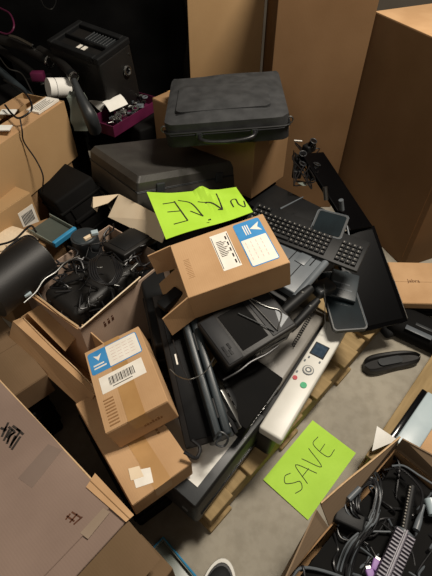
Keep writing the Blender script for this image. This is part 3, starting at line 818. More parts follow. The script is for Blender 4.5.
# white usb plug and small bits
fr = F((88, 250, .545), (98, 240, .545), (84, 246, .545), .012)
lone('plug', 'tan and white plug lying behind the rounded black device', 'plug', lay(90, 238, .55, 45), box(B(), -.022, -.007, 0, .022, .007, .012, .002), 'card_pale')
lone('connector', 'white square connector beside the tan plug', 'connector', lay(95, 234, .56, 20), box(B(), -.012, -.01, 0, .012, .01, .012, .002), 'cool_white')
lone('connector', 'small white connector at the near left rim of the open carton', 'connector', lay(28, 295, .515, 40), box(B(), -.012, -.008, 0, .012, .008, .01, .002), 'cool_white')
lone('connector', 'bright small metal connector on the right rim of the open carton', 'connector', lay(134, 268, .51, 60), box(B(), -.02, -.005, 0, .02, .005, .01, .002), 'steel')
rng = random.Random(3)
ei = elM.inverted()
for k in range(48):
    # loops in carton space
    x, y = rng.uniform(.05, eL-.05), rng.uniform(.05, eW-.05); z = eh+rng.uniform(-.03, .025); a = rng.uniform(0, 6.28); s = rng.uniform(.04, .11)
    pts = []
    for j in range(6):
        f = j/5-.5; pts.append(elM @ V((min(eL-.015, max(.015, x+math.cos(a)*s*f*2+rng.uniform(-.03, .03))), min(eW-.015, max(.015, y+math.sin(a)*s*f*2+rng.uniform(-.03, .03))), z+rng.uniform(-.015, .02))))
    if k % 6 == 0:
        cable(pts, .0016, 'steel', 'thin shiny grey cable tangled in the open carton of electronics', 'shiny cables in the open carton', world=True)
    else:
        cable(pts, rng.choice((.002, .003, .0038)), 'black_rubber', 'black cable tangled in the open carton of electronics', 'black cables in the open carton', world=True)
# coil over the rounded device
for k in range(4):
    pts = [P(104-3*k, 252+2*k, .56), P(96-2*k, 262, .58), P(98-2*k, 276+k, .575), P(108+2*k, 284, .56), P(116+2*k, 272-k, .56), P(112, 256, .56)]
    cable(pts, .003, label='black cable looped over the rounded black device', group='cable loops over the rounded device', world=True)
cable([(24, 303, .52), (36, 292, .52), (44, 280, .53), (56, 272, .53), (66, 262, .54), (80, 256, .55)], .0032, 'steel', 'shiny twisted cable between the black cylinder and the rounded device')
# ================= PRINTERS ON THE PALLET =================
# white multifunction printer
fr = F((282, 441, .30), (348, 328, .30), (225, 400, .30), .16, L=.50, W=.32)
L, W, h = fr.L, fr.W, fr.h

t = thing('multifunction_printer', 'white printer with a round button control panel along the pallet edge', 'printer', fr)
b = box(B(), .0, .03, 0, L, W, h-.035, .012, 3); mesh('body', b, 'black_plastic', t, True); mesh('white_side', box(B(), L*.1, .016, h*.3, L-.004, .034, h-.03, .004), 'white_plastic', t, True)
b = box(B(), .0, .0, h-.04, L, .080, h, .008, 3); cp = mesh('control_panel', b, 'white_plastic', t, True)
x = L*.72
s = mesh('display', box(B(), x-.026, .022, h-.001, x+.026, .066, h+.003, .002), 'lcd', cp); s['label'] = 'dark lit display'
mesh('display_frame', ring(B(), (x, .053, h), (0, 0, 1), .001, .0005, 8, 4), 'black_plastic', cp)
b = B(); box(b, x-.03, .018, h-.002, x+.03, .070, h+.0015, .002); mesh('display_bezel', b, 'black_plastic', cp)
x = L*.53
b = cyl(B(), (x, .042, h-.001), (x, .042, h+.003), .019, seg=32); mesh('navigation_dial', b, 'grey_plastic', cp, True)
mesh('dial_ring', ring(B(), (x, .042, h+.002), (0, 0, 1), .0135, .0035), 'white_plastic', cp, True)
mesh('ok_button', cyl(B(), (x, .042, h), (x, .042, h+.005), .006), 'white_plastic', cp, True)
s = mesh('start_button', cyl(B(), (L*.41, .030, h-.001), (L*.41, .030, h+.003), .011), 'green_btn', cp, True); s['label'] = 'round green button'
s = mesh('stop_button', cyl(B(), (L*.43, .066, h-.001), (L*.43, .066, h+.003), .008), 'red_btn', cp, True); s['label'] = 'round red button'
b = B()
for i, q in enumerate(((.62, .06), (.62, .02), (.58, .066), (.47, .068))): box(b, L*q[0], q[1], h-.001, L*q[0]+.01, q[1]+.006, h+.0015, .001)
mesh('small_button', b, 'grey_plastic', cp)
b = box(B(), .14, .09, h-.03, L-.0, W, h+.012, .010, 3); ld = mesh('scanner_lid', b, 'grey_lid', t, True); ld['label'] = 'warm grey scanner lid'
b = box(B(), 0.004, .1, h-.036, .13, W, h-.01, .004); mesh('output_tray', b, 'black_plastic', t, True)
b = box(B(), .015, .093, h-.02, L*.42, .106, h-.003, .003); mesh('dark_slot', b, 'black_gloss', t)
mfM = fr.M
# coiled cord along it
w0, w1 = fr.M @ V((L*.62, .125, h+.022)), fr.M @ V((L*1.02, .13, h+.05))
pts = []; n = 20; dr = (w1-w0).normalized(); a_ = dr.orthogonal().normalized(); b_ = dr.cross(a_)
for i in range(n*8+1):
    tt = i/8*2*math.pi; pts.append(w0+(w1-w0)*(i/(n*8))+(a_*math.cos(tt)+b_*math.sin(tt))*.006)
cable(pts, .0016, 'black_rubber', 'black coiled telephone cord on the grey scanner lid', name='coiled_cord', k=1, world=True)

# dark printer at the near corner
fr = F((202, 486, .305), (262, 410, .305), (150, 445, .305), .16, L=.34, W=.32)
L, W, h = fr.L, fr.W, fr.h
fr.M = fr.M @ at((-.055, -.022, 0))

t = thing('printer', 'black printer with white paper on top at the near pallet corner', 'printer', fr)
b = box(B(), 0, 0, 0, L, W, h-.012, .014, 3); mesh('body', b, 'black_shell', t, True)
b = box(B(), .004, .004, h-.014, L-.004, W, h-.004, .004); mesh('top_cover', b, 'dark_grey', t, True)
b = box(B(), .02, -.004, h*.3, L-.02, .004, h*.34, .001); mesh('seam_strip', b, 'black_gloss', t)
mesh('latch', box(B(), -.003, W*.1, h*.4, .002, W*.16, h*.44), 'steel', t)
prM = fr.M; prh = h; prL = L; prW = W
M = fr.M @ at((.045, .03, h-.003))
lone('paper_sheet', 'white paper on the black printer, under the leaning monitor', 'paper', M, sheet(B(), lambda x, y, l: V((x, y, .002+l+.002*math.sin(x*30))), .25, .2, 8, 6), 'white_paper')

# ================= DARK EQUIPMENT FILLING THE HEAP =================
def desktop(label, fr, m='black_plastic', group=None):
    t = thing('desktop_computer', label, 'computer', fr, group); L, W, h = fr.L, fr.W, fr.h
    mesh('case', box(B(), 0, 0, 0, L, W, h, .006), m, t, True)
    b = B()
    for i in range(10): box(b, .03+i*.012, -.001, h*.3, .036+i*.012, .003, h*.7)
    mesh('vent', b, 'black_gloss', t)
    mesh('drive_bay', box(B(), L*.55, -.003, h*.45, L*.92, .002, h*.75, .001, 1), 'dark_grey', t)
    mesh('power_button', cyl(B(), (L*.48, .001, h*.6), (L*.48, -.003, h*.6), .006), 'steel', t, True)
    return t
PM = Matrix((dd, pn, V((0, 0, 1)))).transposed().to_4x4(); PM.translation = pA
def onp(x, y, z, a=0): return PM @ at((x, y, z)) @ Matrix.Rotation(math.radians(a), 4, 'Z')
desktop('black desktop computer lying between the two printers', Fr(onp(.48, .42, .141), .40, .20, .17))
desktop('black desktop computer lying on top of the one between the printers', Fr(onp(.50, .425, .312), .36, .19, .09))
desktop('black desktop computer under the keyboard at the back of the pallet', Fr(onp(.72, .28, .141), .34, .14, .30))
desktop('black box shaped computer wedged between the slate laptop and the white printer', F((247, 430, .40), (284, 378, .40), (220, 392, .42), .09), 'black_matte')
# leaning monitor with screen up-left
def monitor(label, A, Bq, D, th=.022, m='black_plastic', edge='slate', prim='D', **k):
    fr = F(A, Bq, D, th, prim=prim, **k); L, W, h = fr.L, fr.W, fr.h
    t = thing('flat_monitor', label, 'monitor', fr)
    mesh('back_shell', box(B(), 0, 0, 0, L, W, h*.6, .006), m, t, True)
    mesh('bezel', box(B(), 0, 0, h*.6, L, W, h*.92, .003), edge, t, True)
    mesh('screen', box(B(), .016, .016, h*.9, L-.016, W-.016, h, .001, 1), 'screen_black', t)
    return t, fr
t, fr = monitor('flat black monitor with a tiny white sticker leaning beside the lower left cartons', (186, 449, .40), (219, 436, .40), (152, 296, .54), m='black_matte', edge='brown_black')
L, W, h = fr.L, fr.W, fr.h

s = mesh('sticker', box(B(), L*.28, W*.50, h, L*.33, W*.57, h+.0006), 'label_white', t); s['label'] = 'tiny white sticker'
# thick slate bar: laptop spine
def bar(label, pts, r, m='slate', name='laptop', sq=.5):
    pass
A, Bq, D = (216, 440, .44), (233, 433, .44), (181, 318, .55)
fr = F(A, Bq, D, .035, prim='D')
t = thing('laptop', 'closed slate grey laptop standing on edge down the middle of the pile', 'laptop', fr)
L, W, h = fr.L, fr.W, fr.h

mesh('base', box(B(), 0, 0, -.16, L*.42, W, h, .006, 3), 'slate', t, True)
mesh('display_lid', box(B(), L*.5, .004, -.16, L, W-.004, h-.003, .008, 3), 'slate', t, True)
mesh('hinge', cyl(B(), (L*.46, W*.15, h-.008), (L*.46, W*.3, h-.008), .006), 'black_plastic', t, True)
mesh('hinge', cyl(B(), (L*.46, W*.7, h-.008), (L*.46, W*.85, h-.008), .006), 'black_plastic', t, True)
# thinner laptops right of it
for i, (a_, b_, d_, m, lb) in enumerate((((241, 428, .40), (247, 417, .39), (212, 374, .46), 'steel', 'silver edged laptop second from the slate laptop'), ((231, 437, .39), (238, 430, .39), (205, 384, .45), 'dark_grey', 'thin dark laptop wedged beside the slate laptop'))):
    fr = F(a_, b_, d_, .02, prim='D'); L, W, h = fr.L, fr.W, fr.h
    t = thing('laptop', lb, 'laptop', fr)
    mesh('base', box(B(), 0, 0, -.05, L*.45, W, h, .003), m, t, True)
    mesh('display_lid', box(B(), L*.55, .002, -.05, L, W-.002, h, .003), 'black_plastic', t, True)
    b = B()
    for k in range(5): box(b, L*.46, W*(.15+.15*k), h-.006, L*.54, W*(.22+.15*k), h-.001)
    mesh('hinge', b, 'steel', t)
# headset/cable knot at the lower end
cable([(214, 440, .445), (220, 432, .46), (228, 438, .45), (224, 446, .43), (216, 444, .44), (222, 436, .45)], .003, 'dark_grey', 'grey cable knot at the lower end of the slate laptop')
cable([(184, 452, .43), (196, 458, .42), (200, 448, .42), (192, 440, .43)], .005, label='thick black cable beside the lower left cartons')
cable([(170, 369, .53), (178, 376, .53), (190, 379, .56), (205, 372, .56), (214, 358, .54)], .0015, 'steel', 'thin grey wire from the monitor sticker across the slate laptop')
cable([(173, 340, .54), (176, 350, .54), (182, 366, .54), (190, 384, .53)], .0015, 'black_rubber', 'thin black wire down the leaning monitor')
# dark moulded case left of the top carton
fr = F((150, 345, .50), (176, 318, .54), (132, 280, .52), .12)
fr = F((154, 346, .46), (180, 332, .46), (138, 270, .46), .3, prim='D')
t = thing('equipment_case', 'black moulded case between the carton of electronics and the leaning monitor', 'case', fr)
L, W, h = fr.L, fr.W, fr.h
mesh('body', box(B(), 0, 0, 0, L, W, h, .01, 3), 'black_plastic', t, True)
mesh('lid_rim', box(B(), -.004, -.004, h*.7, L+.004, W+.004, h*.74, .004), 'dark_grey', t, True)
mesh('handle', tube(B(), [(L*.2, -.002, h*.5), (L*.22, -.02, h*.5), (L*.78, -.02, h*.5), (L*.8, -.002, h*.5)], .006, 8), 'dark_grey', t, True)

# ================= DOCK / SCANNER UNDER TOP CARTON =================
fr = F((229, 368, .535), (298, 325, .535), (198, 322, .545), .05, fit=.04)
L, W, h = fr.L, fr.W, fr.h

t = thing('portable_scanner', 'thick black portable scanner under the front of the top carton', 'scanner', fr)
mesh('base', box(B(), 0.004, 0.004, 0, L-.004, W, h*.5, .006, 3), 'black_plastic', t, True)
mesh('lid', box(B(), 0, 0, h*.55, L, W, h, .007, 3), 'black_shell', t, True)
mesh('slate_strip', box(B(), .006, .006, h-.001, L*.22, W-.006, h+.003, .002), 'dark_strip', t, True)
mesh('recess', box(B(), L*.25, .02, h-.001, L*.62, W*.9, h+.0012, .001, 1), 'black_matte', t)
mesh('side_panel', box(B(), L*.66, .01, h-.001, L-.008, W-.01, h+.002, .002), 'dark_strip', t)
b = B()
for i, q in enumerate(((.06, .16), (.11, .16), (.06, .26), (.13, .27))): box(b, L*q[0], W*q[1], h+.003, L*q[0]+.008, W*q[1]+.018, h+.0045, .001, 1)
mesh('button', b, 'black_gloss', t)
s = mesh('sticker', prism(B(), [(L*.80, W*.12), (L*.97, W*.22), (L*.90, W*.5)], h+.002, h+.0026), 'grey_plastic', t); s['label'] = 'grey triangular sticker'
scM, scL, scW, sch = fr.M, L, W, h
for k, (p, lb) in enumerate((([(.48, .75), (.60, .42), (.70, .12)], 'left of two grey wires crossing the portable scanner'), ([(.70, .98), (.72, .55), (.74, .12)], 'middle grey wire crossing the portable scanner'), ([(.70, .98), (.82, .6), (.93, .36), (.74, .10)], 'right bent grey wire crossing the portable scanner'))):
    cable([fr.M @ V((L*x, W*y, h+.006)) for x, y in p], .0018, 'steel' if k else 'dark_grey', lb, world=True)
cable([fr.M @ V((-.02+.05*i, -.006-.004*(i % 2), .0+.006*math.sin(i))) for i in range(5)], .004, label='black cable along the near edge of the portable scanner', world=True)
# other flat device under the scanner
fr2_ = Fr(fr.M @ at((.01, .02, -.055)) @ Matrix.Rotation(-.05, 4, 'Z'), L*.95, W*.95, .045)
desktop('thin black computer directly under the portable scanner', fr2_)

# handsets right of scanner
for (p, q, r, lb) in (((311, 288, .555), (280, 315, .535), .017, 'thick black rounded bar beside the right corner of the portable scanner'), ((318, 300, .50), (290, 330, .47), .014, 'thinner black rounded bar low beside the grey scanner lid')):
    w0, w1 = P(*p), P(*q); t = thing('battery_pack', lb, 'battery', at(w0))
    mesh('body', tube(B(), [V((0, 0, 0)), (w1-w0)*.5, w1-w0], r, 14, radii=[r*.8, r, r, r, r, r*.8]), 'black_plastic', t, True)
    d_ = (w1-w0).normalized()
    mesh('contact_strip', box(B(), -.004, -.004, 0, .004, .004, .02, .001, 1, Matrix.Translation((w1-w0)*.3+V((0, 0, r-.019)))), 'steel', t)
# rounded grey battery lid
lone('telephone_stand', 'small dark grey rounded phone base near the grey scanner lid', 'telephone', lay(322, 292, .40, 30), box(B(), -.04, -.03, 0, .04, .03, .04, .012, 4), 'dark_grey', smooth=True)

# ================= GREY LAPTOP, KEYBOARD =================
fr = F((300, 294, .545), (329, 263, .545), (262, 236, .575), .03, prim='B')
fr = F((299, 296, .545), (332, 258, .545), (265, 262, .56), .03, prim='B')
L, W, h = fr.L, fr.W, fr.h
W = .19

t = thing('docking_station', 'light slate grey docking station with a rounded front bar, between top carton and keyboard', 'docking station', fr)
mesh('body', box(B(), 0, .0, 0, L, W, h, .005, 3), 'grey_plastic', t, True)
mesh('front_bar', cyl(B(), (-.015, .006, h), (L+.012, .006, h), .0125, seg=24), 'grey_plastic', t, True)
b = B(); box(b, L*.08, W*.33, h-.001, L*.55, W*.345, h+.0008); box(b, L*.45, W*.56, h-.001, L*.95, W*.575, h+.0008); box(b, L*.1, W*.75, h-.001, L*.6, W*.76, h+.0008); box(b, L*.62, W*.2, h-.001, L*.9, W*.22, h+.0008)
mesh('groove', b, 'black_matte', t)
mesh('connector_cover', box(B(), L*.55, W*.28, h-.001, L*.85, W*.48, h+.004, .002), 'grey_plastic', t, True)
desktop('black desktop computer under the grey docking station', Fr(fr.M @ at((-.02, .03, -.075)), .2, .15, .07))

# keyboard
A, Bq, D = (240, 225, .585), (358, 270, .565), (246, 202, .60)
fr = F(A, Bq, D, .02)
L, W, h = fr.L, fr.W, fr.h
W = .145

t = thing('keyboard', 'black computer keyboard with pale key letters lying behind the top carton', 'keyboard', fr)
mesh('case', box(B(), 0, 0, 0, L, W, h*.6, .004), 'black_plastic', t, True)
rows = [15, 15, 14, 13, 12, 9]; kw = .0185
leg = B(); cnt = 0
def keyat(x, y, w, hh=.0155):
    global cnt
    b = B(); z0, z1 = h*.6, h
    lo = [(x, y), (x+w, y), (x+w, y+hh), (x, y+hh)]; e = .0022
    hi = [(x+e, y+e), (x+w-e, y+e), (x+w-e, y+hh-e*.6), (x+e, y+hh-e*.6)]
    a0 = [b.verts.new((p[0], p[1], z0)) for p in lo]; a1 = [b.verts.new((p[0], p[1], z1)) for p in hi]
    b.faces.new(a1); b.faces.new(a0[::-1])
    for i in range(4): b.faces.new((a0[i], a0[(i+1) % 4], a1[(i+1) % 4], a1[i]))
    mesh('key', b, 'key', t); cnt += 1
    box(leg, x+w*.3, y+hh*.45, z1, x+w*.3+.003, y+hh*.45+.0045, z1+.0004)
sx = L-.012-4*kw     # number block at the right end
for r in range(5):
    for c in range(4): keyat(sx+c*kw, .012+r*.019, .0172)
for r in range(6):
    yy_ = .012+r*.019+(.006 if r == 5 else 0)
    n = int((sx-.02-.012)/kw)
    for c in range(n):
        if r == 0 and 3 < c < 9: 
            if c == 4: keyat(.012+c*kw, yy_, kw*5-.0013)
            continue
        if cnt > 98: break
        keyat(.012+c*kw+(.004*r if c < n-1 else 0)*0, yy_, .0172)
mesh('key_letters', leg, 'legend', t)['kind'] = 'stuff'
kbM = fr.M

# tablets / phones behind the keyboard
fr = F((309, 231, .575), (341, 240, .575), (314, 207, .60), .025)
L, W, h = fr.L, fr.W, fr.h
t = thing('desk_display', 'dark grey panel with a light rim standing behind the keyboard', 'device', fr)
mesh('body', prism(B(), rrect(0, 0, L, W, .012), 0, h), 'dark_grey', t, True)
mesh('face', prism(B(), rrect(.008, .008, L-.008, W-.008, .008), h, h+.002), 'tablet_glass', t, True)
mesh('rim', tube(B(), [V((x, y, h)) for x, y in rrect(.001, .001, L-.001, W-.001, .012)], .0016, 6, smooth=False), 'grey_plastic', t, True)
for px, py, r, hh, lb in ((327, 196, .010, .05, 'small silver cylinder standing farthest behind the keyboard'), (343, 206, .010, .035, 'small dull cylinder beside the dark grey panel')):
    w = P(px, py, .46)
    lone('metal_canister', lb, 'canister', at(w), cyl(B(), (0, 0, -.02), P(px-2, py-9 if px < 330 else py-6, .49)-w, r, seg=20), 'steel' if px < 330 else 'grey_plastic', smooth=True)
w = [P(347, 226, .57), P(350, 240, .55)]
lone('rod', 'thin grey rod at the right of the dark grey panel', 'rod', at(w[0]), cyl(B(), (0, 0, 0), w[1]-w[0], .003), 'grey_plastic', smooth=True)
desktop('black desktop computer behind the keyboard under the small cylinders', Fr(onp(.98, .44, .141, 0), .2, .28, .27))
# tablet right of keyboard
fr = F((334, 331, .36), (368, 327, .36), (318, 272, .40), .018, prim='D')
L, W, h = fr.L, fr.W, fr.h

t = thing('tablet', 'black glass tablet with a light edge leaning right of the white printer', 'tablet', fr)
mesh('body', prism(B(), rrect(0, 0, L, W, .014), 0, h), 'dark_grey', t, True)
mesh('glass', prism(B(), rrect(.005, .005, L-.005, W-.005, .012), h, h+.001), 'tablet_glass', t, True)
mesh('edge', tube(B(), [V((L, .014, h)), V((L, W*.5, h)), V((L, W-.014, h))], .002, 6), 'grey_plastic', t, True)
fr = F((328, 294, .405), (356, 302, .395), (333, 268, .42), .014)
L, W, h = fr.L, fr.W, fr.h
t = thing('power_adapter', 'dark grey adapter block lying on the black tablet', 'adapter', fr)
mesh('body', box(B(), 0, 0, 0, L, W, h, .004, 3), 'slate', t, True)
b = B(); box(b, L*.1, W*.3, h-.0002, L*.8, W*.34, h+.0005); box(b, L*.1, W*.5, h-.0002, L*.7, W*.54, h+.0005); mesh('print', b, 'grey_plastic', t)
cable([(324, 284, .45), (325, 300, .42), (325, 316, .38), (326, 330, .33)], .0015, 'steel', 'thin grey wire hanging over the end of the grey scanner lid')

# ================= BIG SCREEN AT RIGHT =================
t, fr = monitor('large black screen leaning between the pile and the right carton', P(362, 332, .17), P(401, 300, .22), P(362, 332, .17)+P(368, 206, .42)-P(401, 300, .22), th=.03, m='black_matte', edge='screen_black')
L, W, h = fr.L, fr.W, fr.h

s = mesh('metal_edge', box(B(), L-.001, .01, h-.008, L+.002, W*.42, h+.001, .001, 1), 'steel', t); s['label'] = 'thin light metal edge'

lone('shade_board', 'black board added over the shaded floor behind the keyboard, edge towards the large right carton', 'panel', F(P(350, 230, .40), P(373, 226, .38), P(350, 230, .40)+P(320, 152, .50)-P(373, 226, .38), .02), box(B(), 0, 0, 0, (P(373, 226, .38)-P(350, 230, .40)).length, (P(320, 152, .50)-P(373, 226, .38)).length, .02, .004), 'screen_black')  # added black filler where the floor lies in shade
# small things behind bag carton: tangle, papers, stick
for k, (px, py, z) in enumerate(((301, 160, .47), (309, 148, .48), (297, 172, .45), (312, 174, .45))):
    t = thing('webcam', ['round black camera nearest the brown carton right of the bag', 'round black camera farthest back right of the bag', 'round black camera lowest beside the brown carton', 'round black camera rightmost behind the keyboard'][k], 'camera', lay(px, py, z, 40*k))
    mesh('body', box(B(), -.03, -.022, -.02, .03, .022, .02, .008, 3), 'black_plastic', t, True)
    mesh('lens_barrel', cyl(B(), (0, -.01, .018), (0, -.02, .045), .018, .016, 24), 'black_gloss', t, True)
    mesh('lens_ring', ring(B(), (0, -.02, .045), (0, -.35, 1), .016, .002), 'dark_grey', t, True)
for k in range(7):
    a_ = rng.uniform(0, 6); pts = []
    for j in range(6):
        pts.append((305+rng.uniform(-16, 16), 165+rng.uniform(-28, 25), .47+rng.uniform(-.03, .03)))
    cable(pts, .003, 'black_rubber', 'black cable tangled around the round cameras right of the laptop bag', 'black cables around the cameras')
lone('paper_scrap', 'white paper strip hanging right of the laptop bag', 'paper', lay(298, 141, .55, 80, 30), sheet(B(), lambda x, y, l: V((x-.03, y-.018, l+.004*math.sin(x*60))), .06, .036, 6, 3), 'white_paper')
lone('paper_scrap', 'small white paper scrap lower down beside the round cameras', 'paper', lay(303, 184, .47, 40, 20), sheet(B(), lambda x, y, l: V((x-.02, y-.015, l)), .04, .03, 4, 3), 'frost')
w = [P(280, 209, .52), P(303, 197, .50)]
lone('stylus', 'thin grey stick lying behind the keyboard', 'stick', at(w[0]), cyl(B(), (0, 0, 0), w[1]-w[0], .004, .002), 'grey_plastic', smooth=True)

# ================= FLOOR, RIGHT =================
# floor sign
fr = F((308, 520, .004), (356, 453, .004), (267, 475, .004), .004, W=None)
L, W = fr.L, fr.W

def ff(x, y, l): return V((x, y, .0035+l+.002*math.sin(x*12+1)*math.sin(y*10)))
t = thing('paper_sign', 'lime green paper sign lying on the concrete floor', 'sign', fr)
mesh('sheet', sheet(B(), ff, L, W, 12, 12), 'lime_paper', t)
inv = fr.M.inverted()
def fl(px, py): q = inv @ P(px, py, .006); return (q.x/L, q.y/W)
def S(*p): return [fl(*q) for q in p]
strokes(fr, [('S', [[(.27,.70),(.20,.74),(.14,.66),(.20,.56),(.27,.48),(.22,.38),(.13,.42)]]),
  ('A', [[(.31,.36),(.39,.72),(.48,.34)], [(.33,.5),(.46,.5)]]),
  ('V', [[(.50,.70),(.58,.34),(.66,.72)]]),
  ('E', [[(.86,.72),(.74,.70),(.73,.36),(.86,.34)], [(.73,.53),(.84,.54)]])], ff, t, L, W, .0024)

# second thing: long black piece
def boat(M, label):
    t = thing('handset_cradle', label, 'plastic piece', M)
    n = 22; prof = []
    b = B(); rings = []
    for i in range(n+1):
        u = i/n; x = -.125+.25*u
        w = .040*(1-abs(2*u-1)**4)**.5*(1.12-.3*u)+.002; bend = .012*math.cos((u-.5)*3.1)
        hh = .045-.012*math.sin(math.pi*u)
        rings.append([b.verts.new((x, bend+w*c, z)) for c, z in ((-.8, 0), (-1, hh*.4), (-.95, hh*.9), (-.8, hh), (-.6, hh*.92), (-.45, hh*.62), (.45, hh*.62), (.6, hh*.92), (.8, hh), (.95, hh*.9), (1, hh*.4), (.8, 0))])
    m_ = len(rings[0])
    for i in range(n):
        for j in range(m_): b.faces.new((rings[i][j], rings[i][(j+1) % m_], rings[i+1][(j+1) % m_], rings[i+1][j]))
    b.faces.new(rings[0]); b.faces.new(rings[-1])
    mesh('shell', b, 'black_shell', t, True)
    s = mesh('recess_pad', prism(B(), rrect(-.055, -.008, .05, .026, .015), .024, .030), 'dark_grey', t, True); s['label'] = 'dull grey recessed pad'
    return t
boat(lay(390, 366, 0, 12), 'long black moulded piece with a dull grey recess lying on the floor')
# dark bag-like device with two grey bands
M = lay(415, 335, 0, -35)
t = thing('headphone_case', 'black rounded case with grey bands on the floor in front of the small carton', 'case', M)
mesh('body', box(B(), -.13, -.08, 0, .13, .07, .09, .035, 5), 'black_matte', t, True)
mesh('grey_band', box(B(), -.05, -.075, .088, .06, -.05, .0925, .002), 'grey_plastic', t, True)
mesh('grey_band', box(B(), -.02, -.03, .088, .05, -.015, .0925, .002), 'dark_grey', t, True)
t = thing('equipment_pouch', 'dark grey pouch on the floor between the big screen and the black case', 'pouch', lay(393, 330, 0, 20))
mesh('body', box(B(), -.07, -.04, 0, .06, .05, .045, .02, 4), 'nylon_dark', t, True)
mesh('snap', cyl(B(), (-.02, 0, .044), (-.02, 0, .047), .006), 'steel', t, True)

# small carton right
fr = F((402, 303, .125), (452, 304, .125), (394, 262, .125), .03)
A = P(402, 303, .13); Bq = P(450, 304, .13); D = P(394, 262, .13)
fr = F(A, Bq, D, .13)
fr = Fr(fr.M, fr.L+.05, fr.W, .035)
fr.M = fr.M @ at((0, 0, .095))
t = carton('small flat tan carton with dark lettering in front of the large right carton', fr, 'card_tan', along='x', tape=False)
b = text(B(), 'Jabra', .028, at((fr.L*.34, fr.W*.52, fr.h+.0004)), .0004)
mesh('lettering', b, 'ink_brown', t)
crate('black crate under the small flat carton at the right', Fr(fr.M @ at((.01, .03, -.095)), fr.L-.02, fr.W-.04, .09))

# white laptop on second pallet
fr = F((393, 439, .17), (425, 388, .17), (375, 430, .17), .05)
A, Bq = P(391, 438, .165), P(425, 389, .165); D = A + V((-(Bq-A).y, (Bq-A).x, 0))
fr = F(A, Bq, D, .045); L = fr.L
ux = (Bq-A).normalized(); uy = V((-ux.y, ux.x, 0))
fr = F(A-uy*.065, Bq-uy*.065, A, .045)
L, W, h = fr.L, fr.W, fr.h

t = thing('laptop', 'white lidded laptop with a black side on the second pallet', 'laptop', fr)
mesh('lid', box(B(), 0, -.02, h*.5, L, W-.012, h, .005, 3), 'cool_white', t, True)
mesh('base', box(B(), -.004, -.02, 0, L+.004, W+.008, h*.5, .004), 'black_plastic', t, True)
mesh('hinge_strip', box(B(), -.004, W-.012, h*.5, L+.004, W+.008, h*.8, .004), 'black_gloss', t, True)
q = [P(372, 451, .15), P(398, 440, .17), P(377, 426, .18)]
o = q[0]; b = B(); slab(b, [q[0]-o, (q[0]+q[1])/2-o+V((0, 0, -.0)), q[1]-o, q[2]-o], .0015)
lone('paper_sheet', 'folded white paper corner standing beside the white laptop', 'paper', at(o), b, 'white_paper')
# brown box beyond laptop on pallet
fr = F((407, 446, .15), (436, 408, .15), (400, 440, .15), .03)
A, Bq = P(409, 444, .15), P(440, 402, .15); ux = (Bq-A).normalized(); uy = V((-ux.y, ux.x, 0))
carton('flat pale carton beside the white laptop at the right edge', F(A-uy*.2, Bq-uy*.2, A-uy*.02, .03), 'card_tan', tape=False)

# ================= OPEN CARTON BOTTOM RIGHT =================
Q = P(401, 441, .30); Pp = P(303, 556, .30)
ya = (Q-Pp).normalized(); xa = V((ya.y, -ya.x, 0))
A = Q - ya*.56
fr = F(A, A+xa*.42, Q, .178)
L, W, h = fr.L, fr.W, fr.h
fr.h = .12; L, W, h = fr.L, fr.W, fr.h
t = open_carton('open carton full of tangled cables at the bottom right', fr, 'card_brown', 'card_tan', [])
brM, brL, brW, brh = fr.M, L, W, h
iv = brM.inverted()
def lq(px, py, z): return iv @ P(px, py, z)
ym = lq(322, 508, .30).y
for q_ in (((0, ym, h), (0, W, h), iv @ P(400, 438, .33), iv @ P(321, 504, .33)), ((0, 0, h), (0, ym-.004, h), iv @ P(317, 510, .33), iv @ P(280, 592, .33)), ((0, W, h), (L*.8, W, h), iv @ P(452, 466, .33), iv @ P(402, 439, .33))):
    mesh('flap', slab(B(), q_, .004), 'flap_shaded', t)  # shade on the flaps is put into their board colour
mesh('torn_edge', tube(B(), [iv @ P(*p) for p in ((321, 503, .332), (345, 482, .334), (370, 462, .332), (400, 437, .333))], .003, 5), 'card_edge', t)
# cables bundle
lone('cable_heap', 'dark mass of tangled cables at the bottom of the right carton', 'cables', brM @ at((L/2, W/2, .006)), lumpy(-L/2+.02, -W/2+.02, 0, L/2-.02, W/2-.02, .10, .012, 30, 14), 'black_matte', smooth=True)['kind'] = 'stuff'
r2 = random.Random(11)
for k in range(30):   # bundle of looped cables tied in the middle
    cx, cy = 374+r2.uniform(-4, 4), 512+r2.uniform(-4, 4); s = r2.choice((-1, 1)); w_ = r2.uniform(4, 20)
    if k < 14:
        pts = [(cx-4, cy+14, .24), (cx-10-w_*.7, cy-2, .255+.002*k), (cx-6-w_*.8, cy-22, .25+.001*k), (cx+2-w_*.2, cy-34+r2.uniform(-4, 6), .25), (cx+6, cy-20, .26), (cx+2, cy+2, .25)]
    else:
        pts = [(cx+2, cy, .25), (cx-4, cy+14, .25), (cx-10-w_*.8, cy+32, .24+.001*k), (cx-16-w_, cy+52, .235), (cx-18-w_*1.2, cy+74, .22)]
    cable(pts, r2.choice((.0022, .0028, .0034)), ('black_rubber', 'black_rubber', 'steel', 'dark_grey')[k % 4] if k % 4 != 2 else 'grey_plastic', 'dark looped cable in the tied bundle in the bottom right carton', 'tied bundle of cables in the bottom right carton')
for k in range(70):
    y_, x_ = r2.uniform(.05, W-.05), r2.uniform(.03, L-.04); a_ = r2.uniform(0, 6.3); s = r2.uniform(.05, .14); pts = []
    for j in range(6):
        f = j/5-.5; pts.append(brM @ V((min(L-.015, max(.015, x_+math.cos(a_)*2*s*f+r2.uniform(-.03, .03))), min(W-.015, max(.015, y_+math.sin(a_)*2*s*f+r2.uniform(-.03, .03))), .093+r2.uniform(-.01, .035))))
    cable(pts, r2.choice((.0025, .003, .004)), ('black_rubber', 'black_rubber', 'grey_plastic')[k % 3], 'loose dark cable in the bottom right carton', 'loose cables in the bottom right carton', world=True)
